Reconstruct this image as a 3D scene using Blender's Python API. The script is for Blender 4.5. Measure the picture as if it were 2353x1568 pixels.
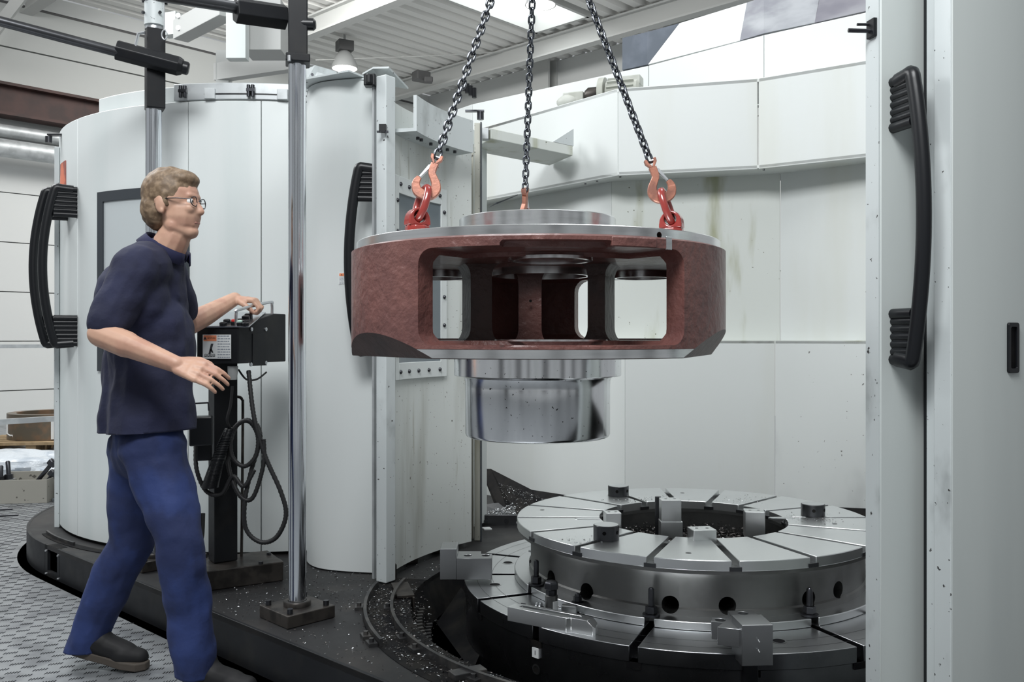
import bpy, bmesh, math, random
from math import sin, cos, pi, radians, sqrt, atan2, asin, degrees
from mathutils import Vector, Matrix, noise
random.seed(7)
for o in list(bpy.data.objects): bpy.data.objects.remove(o)
SC = bpy.context.scene
COL = SC.collection
F, CX, HY, H = 2070.0, 1176.5, 775.0, 1.2      # focal length (px of a 2353-wide frame), centre column, horizon row, eye height

# ------------------------------------------------------------------ camera
cam = bpy.data.cameras.new('camera'); cam_o = bpy.data.objects.new('camera', cam); COL.objects.link(cam_o)
cam_o.location = (0, 0, H); cam_o.rotation_euler = (pi/2, 0, 0)
cam.sensor_width = 36; cam.lens = 36*F/2353; cam.shift_y = -(784-HY)/2353; cam.clip_start = .05; cam.clip_end = 200
SC.camera = cam_o
# ------------------------------------------------------------------ world, lights, exposure
w = bpy.data.worlds.new('world'); SC.world = w; w.use_nodes = True
bg = w.node_tree.nodes['Background']; bg.inputs[0].default_value = (.93, .97, 1.0, 1); bg.inputs[1].default_value = .34
def area(name, loc, target, sx, sy, power, col=(1, 1, 1)):
    l = bpy.data.lights.new(name, 'AREA'); l.shape = 'RECTANGLE'; l.size = sx; l.size_y = sy; l.energy = power; l.color = col
    o = bpy.data.objects.new(name, l); COL.objects.link(o); o.location = loc
    o.rotation_euler = (Vector(target)-Vector(loc)).to_track_quat('-Z', 'Y').to_euler(); return o
area('hall_light_front', (-.9, .2, 4.7), (.1, 3.6, 1.0), 2.4, 1.4, 225, (.97, .99, 1))
area('hall_light_over_machine', (.9, 4.6, 5.9), (.6, 4.4, 0), 3.2, 2.4, 105, (.97, .99, 1))
area('hall_light_left', (-4.6, 5.2, 5.2), (-1.5, 4.8, 0.8), 2.6, 2.0, 205, (.97, .99, 1))
area('hall_light_back', (-2.2, 11.5, 6.0), (-1.5, 14, 2), 5.0, 3.0, 470, (1, .99, .96))
area('hall_light_far_left', (-6.0, 8.6, 5.6), (-6, 10.5, 1.2), 3.0, 2.0, 115, (1, .99, .96))
VS = SC.view_settings; VS.view_transform = 'Standard'; VS.look = 'None'; VS.gamma = 1; VS.use_curve_mapping = False; VS.exposure = 0.12

# ------------------------------------------------------------------ helpers
def P(px, py, Y): return Vector(((px-CX)/F*Y, Y, H-(py-HY)/F*Y))
def PZ(px, py, z):
    Y = (H-z)*F/(py-HY); return Vector(((px-CX)/F*Y, Y, z))
def PX(px, Y): return Vector(((px-CX)/F*Y, Y))
def hit(px, C, R, far=False):
    """angle (deg, 0 = towards the eye) where the sight line of column px meets the circle C, R"""
    d = Vector(((px-CX)/F, 1.0)).normalized(); c = Vector((C[0], C[1]))
    b = d.dot(c); disc = b*b-(c.dot(c)-R*R)
    if disc < 0: disc = 0
    t = b+sqrt(disc) if far else b-sqrt(disc)
    q = d*t-c
    return degrees(atan2(q.x, -q.y))
def pol(C, R, a, z=0):
    a = radians(a); return Vector((C[0]+R*sin(a), C[1]-R*cos(a), z))

class MB:
    def __init__(s): s.v = []; s.f = []; s.m = []; s.mi = 0
    def add(s, vs, fs, M=None):
        n = len(s.v)
        s.v += [tuple((M @ Vector(v)) if M is not None else v) for v in vs]
        for f in fs: s.f.append([i+n for i in f]); s.m.append(s.mi)
        return s
    def box(s, c, d, rz=0, M=None):
        hx, hy, hz = d[0]/2, d[1]/2, d[2]/2
        vs = [(x, y, z) for z in (-hz, hz) for x, y in ((-hx, -hy), (hx, -hy), (hx, hy), (-hx, hy))]
        T = Matrix.Translation(Vector(c)) @ Matrix.Rotation(rz, 4, 'Z')
        if M is not None: T = M @ T
        return s.add(vs, [(3, 2, 1, 0), (4, 5, 6, 7), (0, 1, 5, 4), (1, 2, 6, 5), (2, 3, 7, 6), (3, 0, 4, 7)], T)
    def prism(s, poly, z0, z1, M=None):
        """poly counter-clockwise in xy, extruded z0..z1"""
        n = len(poly)
        vs = [(p[0], p[1], z0) for p in poly]+[(p[0], p[1], z1) for p in poly]
        fs = [tuple(range(n-1, -1, -1)), tuple(range(n, 2*n))]+[(i, (i+1) % n, n+(i+1) % n, n+i) for i in range(n)]
        return s.add(vs, fs, M)
    def lathe(s, prof, seg=32, M=None, a0=0, a1=360, close=False, caps=True):
        """prof list of (r, z); close joins last to first (ring)"""
        full = abs(a1-a0) >= 360; k = seg if full else seg+1; n = len(prof); vs = []; fs = []
        for i in range(k):
            a = radians(a0+(a1-a0)*i/seg)
            for r, z in prof: vs.append((r*cos(a), r*sin(a), z))
        for i in range(seg):
            j = (i+1) % k
            for p in range(n if close else n-1):
                q = (p+1) % n
                fs.append((i*n+p, j*n+p, j*n+q, i*n+q))
        if not close and full and caps and abs(prof[0][1]-prof[-1][1]) > 1e-6:
            if prof[0][0] > 1e-6: fs.append(tuple(i*n for i in range(k))[::-1])
            if prof[-1][0] > 1e-6: fs.append(tuple(i*n+n-1 for i in range(k)))
        if not full and close:
            fs.append(tuple(range(n-1, -1, -1))[::-1]); fs.append(tuple((k-1)*n+i for i in range(n))[::-1])
        return s.add(vs, fs, M)
    def cyl(s, c, r, h, seg=24, M=None, r2=None):
        T = Matrix.Translation(Vector(c)); T = T if M is None else M @ T
        return s.lathe([(r, 0), (r if r2 is None else r2, h)], seg, T)
    def arcbox(s, C, r0, r1, a0, a1, z0, z1, seg=16):
        """curved slab; angles in the pol() convention"""
        prof = [(r0, z0), (r1, z0), (r1, z1), (r0, z1)]
        vs = []; fs = []
        for i in range(seg+1):
            a = a0+(a1-a0)*i/seg
            for r, z in prof: vs.append(tuple(pol(C, r, a, z)))
        for i in range(seg):
            for p in range(4):
                q = (p+1) % 4; fs.append((i*4+p, (i+1)*4+p, (i+1)*4+q, i*4+q))
        fs.append((3, 2, 1, 0)); fs.append(tuple(seg*4+i for i in range(4)))
        return s.add(vs, fs)
    def tube(s, pts, r, seg=10, closed=False, flat=None, radii=None, caps=True):
        pts = [Vector(p) for p in pts]; n = len(pts); vs = []; fs = []
        ref = None
        for i, p in enumerate(pts):
            if closed: t = (pts[(i+1) % n]-pts[i-1])
            else: t = pts[min(i+1, n-1)]-pts[max(i-1, 0)]
            t = t.normalized() if t.length > 1e-9 else Vector((0, 0, 1))
            if ref is None: ref = Vector((0, 0, 1)) if abs(t.z) < .9 else Vector((1, 0, 0))
            u = ref-t*ref.dot(t)
            if u.length < 1e-6: u = t.orthogonal()
            u.normalize(); ref = u; b = t.cross(u)
            rr = radii[i] if radii else r
            for k in range(seg):
                a = 2*pi*k/seg; vs.append(tuple(p+u*cos(a)*rr+b*sin(a)*rr*(flat or 1)))
        for i in range(n if closed else n-1):
            j = (i+1) % n
            for k in range(seg):
                l = (k+1) % seg; fs.append((i*seg+k, i*seg+l, j*seg+l, j*seg+k))
        if not closed and caps: fs.append(tuple(range(seg-1, -1, -1))); fs.append(tuple((n-1)*seg+k for k in range(seg)))
        return s.add(vs, fs)
    def ball(s, c, r, seg=14, rings=9, M=None):
        r = r if isinstance(r, (tuple, list)) else (r, r, r)
        T = Matrix.Translation(Vector(c)); T = T if M is None else T @ M
        pr = [(sin(pi*i/rings), -cos(pi*i/rings)) for i in range(rings+1)]
        vs = []; fs = []
        for k in range(seg):
            a = 2*pi*k/seg
            for q, z in pr: vs.append((q*cos(a)*r[0], q*sin(a)*r[1], z*r[2]))
        n = rings+1
        for k in range(seg):
            l = (k+1) % seg
            for i in range(rings): fs.append((k*n+i, l*n+i, l*n+i+1, k*n+i+1))
        return s.add(vs, fs, T)
    def capsule(s, a, b, ra, rb, seg=12, flat=1.0, side=None):
        """tapered rounded limb piece from a to b; flat squeezes it along 'side'"""
        a = Vector(a); b = Vector(b); d = (b-a); L = d.length
        z = d.normalized() if L > 1e-6 else Vector((0, 0, 1))
        x = (side-z*side.dot(z)).normalized() if side is not None else z.orthogonal().normalized()
        y = z.cross(x)
        prof = []
        for i in range(5): t = pi/2*(i/4); prof.append((ra*sin(t), -ra*cos(t)))
        for i in range(5): t = pi/2*(i/4); prof.append((rb*cos(t), L+rb*sin(t)))
        vs = []; fs = []; n = len(prof)
        for k in range(seg):
            t = 2*pi*k/seg
            for r, h in prof: vs.append(tuple(a+x*(cos(t)*r*flat)+y*(sin(t)*r)+z*h))
        for k in range(seg):
            l = (k+1) % seg
            for i in range(n-1): fs.append((k*n+i, l*n+i, l*n+i+1, k*n+i+1))
        return s.add(vs, fs)
    def build(s, name, mat, parent=None, smooth=None, bevel=0, bseg=2, fix=True):
        me = bpy.data.meshes.new(name); me.from_pydata(s.v, [], s.f)
        mats = mat if isinstance(mat, (list, tuple)) else [mat]
        for m in mats: me.materials.append(MAT[m] if isinstance(m, str) else m)
        if len(mats) > 1: me.polygons.foreach_set('material_index', s.m)
        if fix:
            bm = bmesh.new(); bm.from_mesh(me); bmesh.ops.remove_doubles(bm, verts=bm.verts, dist=1e-5)
            bmesh.ops.recalc_face_normals(bm, faces=bm.faces); bm.to_mesh(me); bm.free()
        if smooth:
            me.shade_smooth()
            if smooth < 180: me.set_sharp_from_angle(angle=radians(smooth))
        me.update()
        o = bpy.data.objects.new(name, me); COL.objects.link(o)
        if parent is not None: adopt(o, parent)
        if bevel:
            b = o.modifiers.new('bevel', 'BEVEL'); b.width = bevel; b.segments = bseg; b.limit_method = 'ANGLE'; b.angle_limit = radians(40)
        return o
WORLD = {}
def adopt(o, parent):
    o.parent = parent
    W = parent.matrix_basis.copy(); q = parent
    while q.parent is not None:
        W = q.parent.matrix_basis @ q.matrix_parent_inverse @ W if q.parent.parent is None else q.matrix_parent_inverse @ W
        q = q.parent
        if q.parent is None: break
    # every thing here is an Empty with a plain translation and its parts are built in world coordinates
    o.matrix_parent_inverse = (parent.matrix_basis.inverted() if parent.parent is None else Matrix.Identity(4))
def tag(o, label=None, cat=None, group=None, kind=None):
    if label: o['label'] = label
    if cat: o['category'] = cat
    if group: o['group'] = group
    if kind: o['kind'] = kind
    return o
def thing(name, label, cat, loc=(0, 0, 0), group=None, kind=None):
    o = bpy.data.objects.new(name, None); COL.objects.link(o); o.location = loc; o.empty_display_size = .05
    o.matrix_basis = Matrix.Translation(Vector(loc))
    return tag(o, label, cat, group, kind)
def copy_tree(o, parent=None):
    c = o.copy(); COL.objects.link(c); c.parent = parent
    if parent is not None: c.matrix_parent_inverse = o.matrix_parent_inverse.copy()
    for ch in list(o.children): copy_tree(ch, c)
    return c
def cut(o, cutters):
    """subtract MBs from o, bake the result, drop the cutters"""
    tmp = []
    for mb in cutters:
        c = mb.build('cutter', 'black_paint'); tmp.append(c)
        m = o.modifiers.new('cut', 'BOOLEAN'); m.operation = 'DIFFERENCE'; m.solver = 'EXACT'; m.object = c
    dg = bpy.context.evaluated_depsgraph_get(); dg.update()
    me = bpy.data.meshes.new_from_object(o.evaluated_get(dg)); old = o.data
    o.modifiers.clear(); o.data = me; me.name = o.name
    for c in tmp: bpy.data.objects.remove(c)
    bpy.data.meshes.remove(old)
    return o
def sharp(o, ang=35): o.data.shade_smooth(); o.data.set_sharp_from_angle(angle=radians(ang))
def text(s, name, size, M, mat, parent, ext=.0004, align='CENTER', maxw=None):
    c = bpy.data.curves.new(name, 'FONT'); c.body = s; c.size = size; c.extrude = ext; c.align_x = align; c.align_y = 'CENTER'
    tmp = bpy.data.objects.new(name, c); COL.objects.link(tmp); dg = bpy.context.evaluated_depsgraph_get(); dg.update()
    me = bpy.data.meshes.new_from_object(tmp.evaluated_get(dg)); bpy.data.objects.remove(tmp); bpy.data.curves.remove(c)
    if maxw:
        wx = max(v.co.x for v in me.vertices)-min(v.co.x for v in me.vertices)
        if wx > maxw: me.transform(Matrix.Diagonal((maxw/wx, min(1, maxw/wx*1.5), 1, 1)))
    me.materials.clear(); me.materials.append(MAT[mat]); o = bpy.data.objects.new(name, me); COL.objects.link(o)
    adopt(o, parent); o.matrix_basis = M; return o
def frame_m(o, x, z):
    """matrix with origin o, local x along x and local z (normal) along z"""
    x = Vector(x).normalized(); z = Vector(z).normalized(); y = z.cross(x).normalized(); x = y.cross(z)
    return Matrix.Translation(Vector(o)) @ Matrix((x, y, z)).transposed().to_4x4()
def spline(pts, n=8, closed=False):
    pts = [Vector(p) for p in pts]; out = []; m = len(pts)
    for i in range(m if closed else m-1):
        g = (lambda k: pts[k % m]) if closed else (lambda k: pts[max(0, min(m-1, k))])
        p0, p1, p2, p3 = g(i-1), g(i), g(i+1), g(i+2)
        for k in range(n):
            t = k/n
            out.append(.5*((2*p1)+(p2-p0)*t+(2*p0-5*p1+4*p2-p3)*t*t+(3*p1-p0-3*p2+p3)*t**3))
    if not closed: out.append(pts[-1])
    return out

# ------------------------------------------------------------------ materials
MAT = {}
def mat(name, col, rough=.5, metal=0.0, var=None, vscale=6, vstretch=(1, 1, 1), vlo=.4, vhi=.65, bump=0, bscale=40, bstretch=(1, 1, 1), rvar=0, spots=None, sscale=60, sth=.74, coat=0, emit=None, trans=0, alpha=1, spec=None, streak=None):
    m = bpy.data.materials.new(name); m.use_nodes = True; nt = m.node_tree; N = nt.nodes; L = nt.links
    b = N['Principled BSDF']; c4 = lambda c: (c[0], c[1], c[2], 1)
    b.inputs['Base Color'].default_value = c4(col); b.inputs['Roughness'].default_value = rough; b.inputs['Metallic'].default_value = metal
    if coat: b.inputs['Coat Weight'].default_value = coat; b.inputs['Coat Roughness'].default_value = .08
    if trans: b.inputs['Transmission Weight'].default_value = trans
    if spec is not None: b.inputs['Specular IOR Level'].default_value = spec
    if alpha < 1: b.inputs['Alpha'].default_value = alpha
    if emit: b.inputs['Emission Color'].default_value = c4(emit[0]); b.inputs['Emission Strength'].default_value = emit[1]
    need = var or bump or rvar or spots or streak
    if need:
        tc = N.new('ShaderNodeTexCoord')
        def nz(scale, stretch, detail=4):
            mp = N.new('ShaderNodeMapping'); mp.inputs['Scale'].default_value = stretch; L.new(tc.outputs['Object'], mp.inputs['Vector'])
            n = N.new('ShaderNodeTexNoise'); n.inputs['Scale'].default_value = scale; n.inputs['Detail'].default_value = detail
            L.new(mp.outputs['Vector'], n.inputs['Vector']); return n.outputs['Fac']
        def ramp(src, lo, hi):
            r = N.new('ShaderNodeMapRange'); r.inputs['From Min'].default_value = lo; r.inputs['From Max'].default_value = hi; r.interpolation_type = 'SMOOTHSTEP'
            L.new(src, r.inputs['Value']); return r.outputs['Result']
        cur = None
        def mix(fac, c):
            nonlocal cur
            x = N.new('ShaderNodeMix'); x.data_type = 'RGBA'; L.new(fac, x.inputs['Factor'])
            if cur is None: x.inputs['A'].default_value = c4(col)
            else: L.new(cur, x.inputs['A'])
            x.inputs['B'].default_value = c4(c); cur = x.outputs['Result']
        if var: mix(ramp(nz(vscale, vstretch), vlo, vhi), var)
        if streak: mix(ramp(nz(streak[1], streak[2]), streak[3], streak[4]), streak[0])
        if spots: mix(ramp(nz(sscale, (1, 1, 1), 2), sth, sth+.03), spots)
        if cur is not None: L.new(cur, b.inputs['Base Color'])
        if rvar:
            a = N.new('ShaderNodeMath'); a.operation = 'MULTIPLY_ADD'; L.new(nz(vscale*1.7, vstretch), a.inputs[0]); a.inputs[1].default_value = rvar; a.inputs[2].default_value = rough-rvar/2
            L.new(a.outputs[0], b.inputs['Roughness'])
        if bump:
            bp = N.new('ShaderNodeBump'); bp.inputs['Strength'].default_value = bump; bp.inputs['Distance'].default_value = .01
            L.new(nz(bscale, bstretch, 5), bp.inputs['Height']); L.new(bp.outputs['Normal'], b.inputs['Normal'])
    MAT[name] = m; return m
mat('white_paint', (.66, .70, .69), .42, var=(.60, .65, .64), vscale=1.6, vstretch=(2, 2, .35), vlo=.45, vhi=.7)
mat('white_panel', (.67, .705, .70), .45, var=(.60, .65, .645), vscale=1.2, vstretch=(3, 3, .25), vlo=.45, vhi=.75)
mat('white_grimy', (.64, .67, .65), .5, var=(.40, .41, .37), vscale=2.2, vstretch=(3, 3, .40), vlo=.50, vhi=.80, spots=(.10, .09, .075), sscale=75, sth=.70, streak=((.34, .34, .28), 9, (3, 3, .22), .60, .80))
mat('white_smudged', (.66, .69, .68), .5, var=(.42, .44, .44), vscale=2.0, vstretch=(1.5, 1.5, .7), vlo=.50, vhi=.80, spots=(.16, .16, .15), sscale=55, sth=.73)
mat('post_dirty', (.50, .50, .44), .5, var=(.24, .23, .17), vscale=4, vstretch=(3, 3, .3), vlo=.48, vhi=.72, spots=(.07, .065, .05), sscale=60, sth=.68)
mat('white_housing', (.66, .69, .68), .5, var=(.62, .64, .60), vscale=1.3, vstretch=(2.5, 2.5, .3), vlo=.5, vhi=.8, streak=((.50, .50, .33), 5, (3, 3, .25), .70, .86))
mat('white_worn', (.54, .58, .585), .45, var=(.27, .29, .29), vscale=7, vstretch=(1, 1, .6), vlo=.53, vhi=.80, spots=(.05, .05, .05), sscale=60, sth=.70)
mat('white_stained', (.62, .65, .62), .5, var=(.33, .34, .22), vscale=3.0, vstretch=(2.5, 2.5, .5), vlo=.52, vhi=.78, spots=(.10, .10, .06), sscale=50, sth=.74)
mat('door_grey', (.58, .62, .605), .46, var=(.52, .56, .55), vscale=1.6, vstretch=(2, 2, .3), vlo=.45, vhi=.75)
mat('black_paint', (.011, .012, .014), .42, var=(.018, .018, .018), vscale=9, vlo=.5, vhi=.75, rvar=.2, spec=.22)
mat('black_deck', (.017, .017, .018), .5, var=(.034, .031, .029), vscale=5, vlo=.5, vhi=.8, rvar=.25, spec=.3)
mat('pit_black', (.005, .005, .006), .6, var=(.014, .013, .012), vscale=9, rvar=.3, spec=.1)
mat('rail_steel', (.05, .05, .052), .35, metal=.6, var=(.10, .095, .09), vscale=14, rvar=.2)
mat('plate_oily', (.07, .062, .056), .38, metal=.6, var=(.035, .032, .030), vscale=16, rvar=.2)
mat('plastic_black', (.008, .009, .011), .34, spec=.35)
mat('rubber', (.012, .012, .013), .55)
mat('dark_gasket', (.035, .042, .05), .5)
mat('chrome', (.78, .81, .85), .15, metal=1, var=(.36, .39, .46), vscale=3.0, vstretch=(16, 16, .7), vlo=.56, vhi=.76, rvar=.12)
mat('steel', (.82, .835, .84), .31, metal=1, var=(.76, .775, .78), vscale=3, vlo=.4, vhi=.75, rvar=.06)
mat('steel_turned', (.86, .87, .875), .24, metal=1, var=(.76, .775, .78), vscale=4, vstretch=(1, 1, 14), vlo=.4, vhi=.7, rvar=.12)
mat('steel_pitted_reflections', (.84, .855, .87), .17, metal=1, var=(.74, .755, .77), vscale=4, vstretch=(5, 5, .25), vlo=.4, vhi=.7, rvar=.12, spots=(.03, .03, .03), sscale=105, sth=.70)  # upright tone streaks painted in as reflection bands; the spots are pitting
mat('steel_jaw', (.46, .47, .48), .34, metal=1, var=(.41, .42, .43), vscale=5, rvar=.08)
mat('steel_table', (.68, .695, .705), .30, metal=1, var=(.56, .575, .585), vscale=4, vlo=.45, vhi=.75, rvar=.12)
mat('steel_drum', (.26, .262, .258), .42, metal=1, var=(.20, .20, .197), vscale=5, rvar=.15)
mat('steel_dark', (.10, .103, .11), .32, metal=.9, var=(.08, .082, .088), vscale=5, rvar=.1)
mat('steel_rim_reflection', (.24, .245, .26), .28, metal=1, var=(.19, .195, .21), vscale=5, rvar=.12)  # table steel with the dark reflection of its surroundings painted into the colour
mat('bolt_black', (.07, .072, .08), .3, metal=.9)
mat('steel_chain', (.20, .215, .24), .26, metal=1, var=(.09, .095, .105), vscale=40, rvar=.2)
mat('cast_red', (.165, .070, .060), .42, var=(.120, .050, .045), vscale=7, vlo=.4, vhi=.7, bump=.7, bscale=34, rvar=.15, coat=.12)
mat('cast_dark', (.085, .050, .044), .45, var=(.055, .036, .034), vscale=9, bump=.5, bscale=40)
mat('lift_red', (.26, .036, .030), .22, coat=.5, var=(.27, .028, .024), vscale=30)
mat('hook_orange', (.40, .17, .115), .36, metal=.35, var=(.26, .115, .085), vscale=30, bump=.05, bscale=150)
mat('zinc', (.62, .64, .66), .3, metal=1)
mat('glass_dark', (.16, .19, .21), .12, spec=.6)
mat('glass_pale', (.50, .54, .55), .10, spec=.6)
mat('navy_shirt', (.009, .011, .034), .85, bump=.3, bscale=30, var=(.012, .015, .046), vscale=9)
mat('navy_collar', (.016, .018, .06), .85)
mat('blue_work_trousers', (.009, .018, .072), .82, bump=.35, bscale=22, var=(.015, .032, .125), vscale=7)
mat('skin', (.52, .315, .225), .5, var=(.45, .25, .18), vscale=14)
mat('hair_brown', (.13, .085, .05), .6, var=(.23, .16, .10), vscale=60, vstretch=(1, 1, 1))
mat('lips', (.42, .20, .16), .5)
mat('eye_white', (.75, .74, .72), .3)
mat('eye_dark', (.03, .025, .02), .2)
mat('shoe_black', (.009, .009, .010), .62, spec=.3)
mat('shoe_sole', (.055, .045, .036), .7)
mat('floor_plate', (.33, .345, .36), .40, metal=.65, var=(.20, .21, .225), vscale=7, vlo=.42, vhi=.68, rvar=.2)
mat('floor_bar', (.12, .125, .135), .42, metal=.65, var=(.07, .072, .076), vscale=7)
mat('hall_wall', (.62, .635, .63), .7)
mat('hall_wall_grey', (.50, .515, .505), .7)
mat('hall_ceiling', (.74, .74, .72), .7)
mat('hall_steel', (.50, .51, .50), .6)
mat('brown_beam', (.052, .022, .018), .6, var=(.03, .014, .012), vscale=4)
mat('galvanised', (.50, .525, .535), .45, metal=.4, var=(.40, .42, .43), vscale=9)
mat('lamp_grey', (.40, .41, .41), .5)
mat('lamp_dark', (.09, .09, .092), .5)
mat('lamp_glow', (1, 1, 1), .5, emit=((1, .97, .90), 9))
mat('skylight_glow', (1, 1, 1), .5, emit=((.97, 1, 1), 3.4))
mat('print_dark', (.060, .078, .105), .5, var=(.09, .11, .145), vscale=6)
mat('print_cloud', (.22, .225, .26), .5, var=(.42, .435, .46), vscale=3.2, vstretch=(.8, 1, 2.2), vlo=.38, vhi=.66)
mat('print_cloud_purple', (.19, .185, .22), .5, var=(.30, .30, .33), vscale=3.0, vstretch=(.8, 1, 2.2), vlo=.4, vhi=.68)
mat('print_white', (.80, .82, .82), .5)
mat('sticker_white', (.74, .76, .76), .5)
mat('sticker_orange', (.82, .27, .13), .5)
mat('ink', (.035, .035, .04), .6)
mat('ink_grey', (.25, .28, .32), .6)
mat('knob_red', (.55, .03, .025), .35)
mat('knob_green', (.45, .62, .55), .35)
mat('connector_grey', (.35, .36, .355), .45)
mat('orange_print', (.70, .20, .11), .5, var=(.30, .10, .08), vscale=9, vlo=.4, vhi=.6)
mat('motor_grey', (.46, .475, .44), .5, var=(.36, .37, .33), vscale=8)
mat('wood', (.36, .26, .15), .75, var=(.27, .19, .10), vscale=12, vstretch=(1, 6, 1))
mat('crate_grey', (.30, .29, .255), .6, spots=(.09, .085, .075), sscale=22, sth=.66)
mat('plastic_film', (.58, .62, .66), .22, bump=.8, bscale=14, var=(.40, .45, .51), vscale=7)
mat('ring_brown', (.17, .145, .11), .4, metal=.7, var=(.26, .17, .11), vscale=7)
mat('chip_bright', (.62, .64, .66), .3, metal=1)
mat('chip_dark', (.14, .13, .125), .38, metal=.9)
mat('jack_grey', (.14, .155, .165), .45, metal=.5)

# machine frame of reference
T = (.72, 3.6)           # centre of the turntable
D = (-1.33, 5.65)        # centre of the round loading station
ZP = .155                # platform top
U = Vector((.73, -.683)); W_ = Vector((.683, .73))   # hall axes in plan

# ================================================================== SETTING
# platform outline: round around D, straight along the front towards the right
RP = 1.51
tang = Vector((.7355, -.6776)); nrm = Vector((-.6776, -.7355))      # front edge direction and its outward normal
def platform_outline(off=0.0):
    R = RP+off; pts = []
    a_end = degrees(atan2(nrm.x, -nrm.y))
    for i in range(41):
        a = -150+(a_end+150)*i/40; q = pol(D, R, a); pts.append((q.x, q.y))
    q0 = Vector(pts[-1]); q1 = q0+tang*4.2
    pts.append((q1.x, q1.y))
    return pts
out = platform_outline(.045)
# floor: chequer plate left and in front of the machine base
fl = MB()
poly = [(-9, -2.5), (9, -2.5)]+[(9, out[-1][1]), out[-1]]+[tuple(p) for p in reversed(out[:-1])]+[(-1.2, 8.0), (4, 19), (-3, 21), (-9.5, 12)]
bm = bmesh.new(); vs = [bm.verts.new((x, y, 0)) for x, y in poly]; bm.faces.new(vs); bmesh.ops.triangulate(bm, faces=bm.faces)
me = bpy.data.meshes.new('floor'); bm.to_mesh(me); bm.free(); me.materials.append(MAT['floor_plate'])
floor = bpy.data.objects.new('floor', me); COL.objects.link(floor); tag(floor, 'grey steel chequer plate floor in front of the machine', 'floor', kind='structure')
for p in me.polygons:
    if p.normal.z < 0: p.flip()
# raised bars: groups of five, alternating direction, only where the frame can see them
tb = MB(); ex = Vector((.94, .34)).normalized(); ey = Vector((-ex.y, ex.x))
inside_d = lambda x, y: (Vector((x, y))-Vector(D)).length < RP+.06 or ((Vector((x, y))-(Vector(D)+nrm*(RP+.06))).dot(nrm) < 0 and (Vector((x, y))-Vector(D)).dot(tang) > 0)
for i in range(-80, 70):
    for j in range(-30, 170):
        c = Vector((-2.2, 2.3))+ex*(i*.088+(j % 2)*.044)+ey*(j*.046-.2)
        if c.y < 2.5 or c.y > 8.0: continue
        px = CX+F*c.x/c.y; py = HY+F*H/c.y
        if px < -420 or px > 860 or py > 1660: continue
        if inside_d(c.x, c.y): continue
        ang = radians(62)
        dirv = (ex*cos(ang)+ey*sin(ang)); sd = Vector((-dirv.y, dirv.x))
        for k in range(5):
            q = c+ex*((k-2)*.0098)
            L_, w_, h_ = .0120, .0021, .0024
            a, b = q-dirv*L_, q+dirv*L_
            tb.add([(a.x, a.y, 0), (q.x+sd.x*w_, q.y+sd.y*w_, 0), (b.x, b.y, 0), (q.x-sd.x*w_, q.y-sd.y*w_, 0), (q.x-dirv.x*.007, q.y-dirv.y*.007, h_), (q.x+dirv.x*.007, q.y+dirv.y*.007, h_)],
                   [(0, 1, 4), (1, 5, 4), (1, 2, 5), (2, 3, 5), (3, 4, 5), (3, 0, 4)])
o = tb.build('tread_bars', 'floor_bar', floor, fix=False); tag(o, kind='stuff')
# pit under and around the machine
pit = MB(); pit.box((.3, 4.2, -.55), (9, 8.5, .1)); o = pit.build('pit_floor', 'pit_black'); tag(o, 'black floor of the pit under the machine', 'pit floor', kind='structure')
pw = MB()
for a, b in zip(out[:-1], out[1:]):
    pw.add([(a[0], a[1], -.5), (b[0], b[1], -.5), (b[0], b[1], -.002), (a[0], a[1], -.002)], [(0, 1, 2, 3)])
o = pw.build('pit_wall', 'pit_black'); tag(o, 'black pit edge around the machine base', 'pit wall', kind='structure')

# hall walls
A0 = Vector((-7.4, 13.0))
def slab(a, b, z0, z1, th, mat_, name, parent=None, seams=None):
    d = (b-a); n = Vector((-d.y, d.x)).normalized()
    m = MB(); m.add([(a.x, a.y, z0), (b.x, b.y, z0), (b.x, b.y, z1), (a.x, a.y, z1), (a.x+n.x*th, a.y+n.y*th, z0), (b.x+n.x*th, b.y+n.y*th, z0), (b.x+n.x*th, b.y+n.y*th, z1), (a.x+n.x*th, a.y+n.y*th, z1)],
          [(0, 1, 2, 3), (4, 7, 6, 5), (0, 4, 5, 1), (1, 5, 6, 2), (2, 6, 7, 3), (3, 7, 4, 0)])
    return m.build(name, mat_, parent)
wl0, wl1 = A0-W_*9, A0+W_*8.26
wall_left = thing('wall_left', 'pale horizontal-panel hall wall at far left', 'wall', (wl0.x, wl0.y, 0), kind='structure')
zs = [-.05]+[.42+.72*k for k in range(6)]+[4.62, 5.41]
for z0, z1 in zip(zs[:-1], zs[1:]): slab(wl0, wl1, z0+.007, z1-.007, .12, 'hall_wall' if z0 < 4.5 else 'hall_wall_grey', 'wall_panel', wall_left)
slab(wl0+Vector((-.03, .03)), wl1, 0, 6.3, .10, 'hall_wall_grey', 'wall_core', wall_left).location = (-.05*W_.y*1.2, .05*W_.x*1.2, 0)
slab(wl0, wl1, 5.425, 6.04, .12, 'hall_wall_grey', 'wall_panel', wall_left); slab(wl0, wl1, 6.04, 6.075, .08, 'lamp_dark', 'joint_strip', wall_left); slab(wl0, wl1, 6.08, 6.3, .12, 'hall_wall', 'wall_panel', wall_left)
CO = wl1
wall_back = thing('wall_back', 'pale hall wall far behind the machine', 'wall', (CO.x, CO.y, 0), kind='structure')
for z0, z1 in ((0, 2.2), (2.2, 4.6), (4.6, 5.45), (5.45, 6.3)): slab(CO, CO+U*14, z0+.006, z1-.006, .12, 'hall_wall', 'wall_panel', wall_back)
slab(CO, CO+U*14, 0, 6.3, .10, 'lamp_dark', 'wall_core', wall_back).location = (U.y*-.06, U.x*.06, 0)
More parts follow.
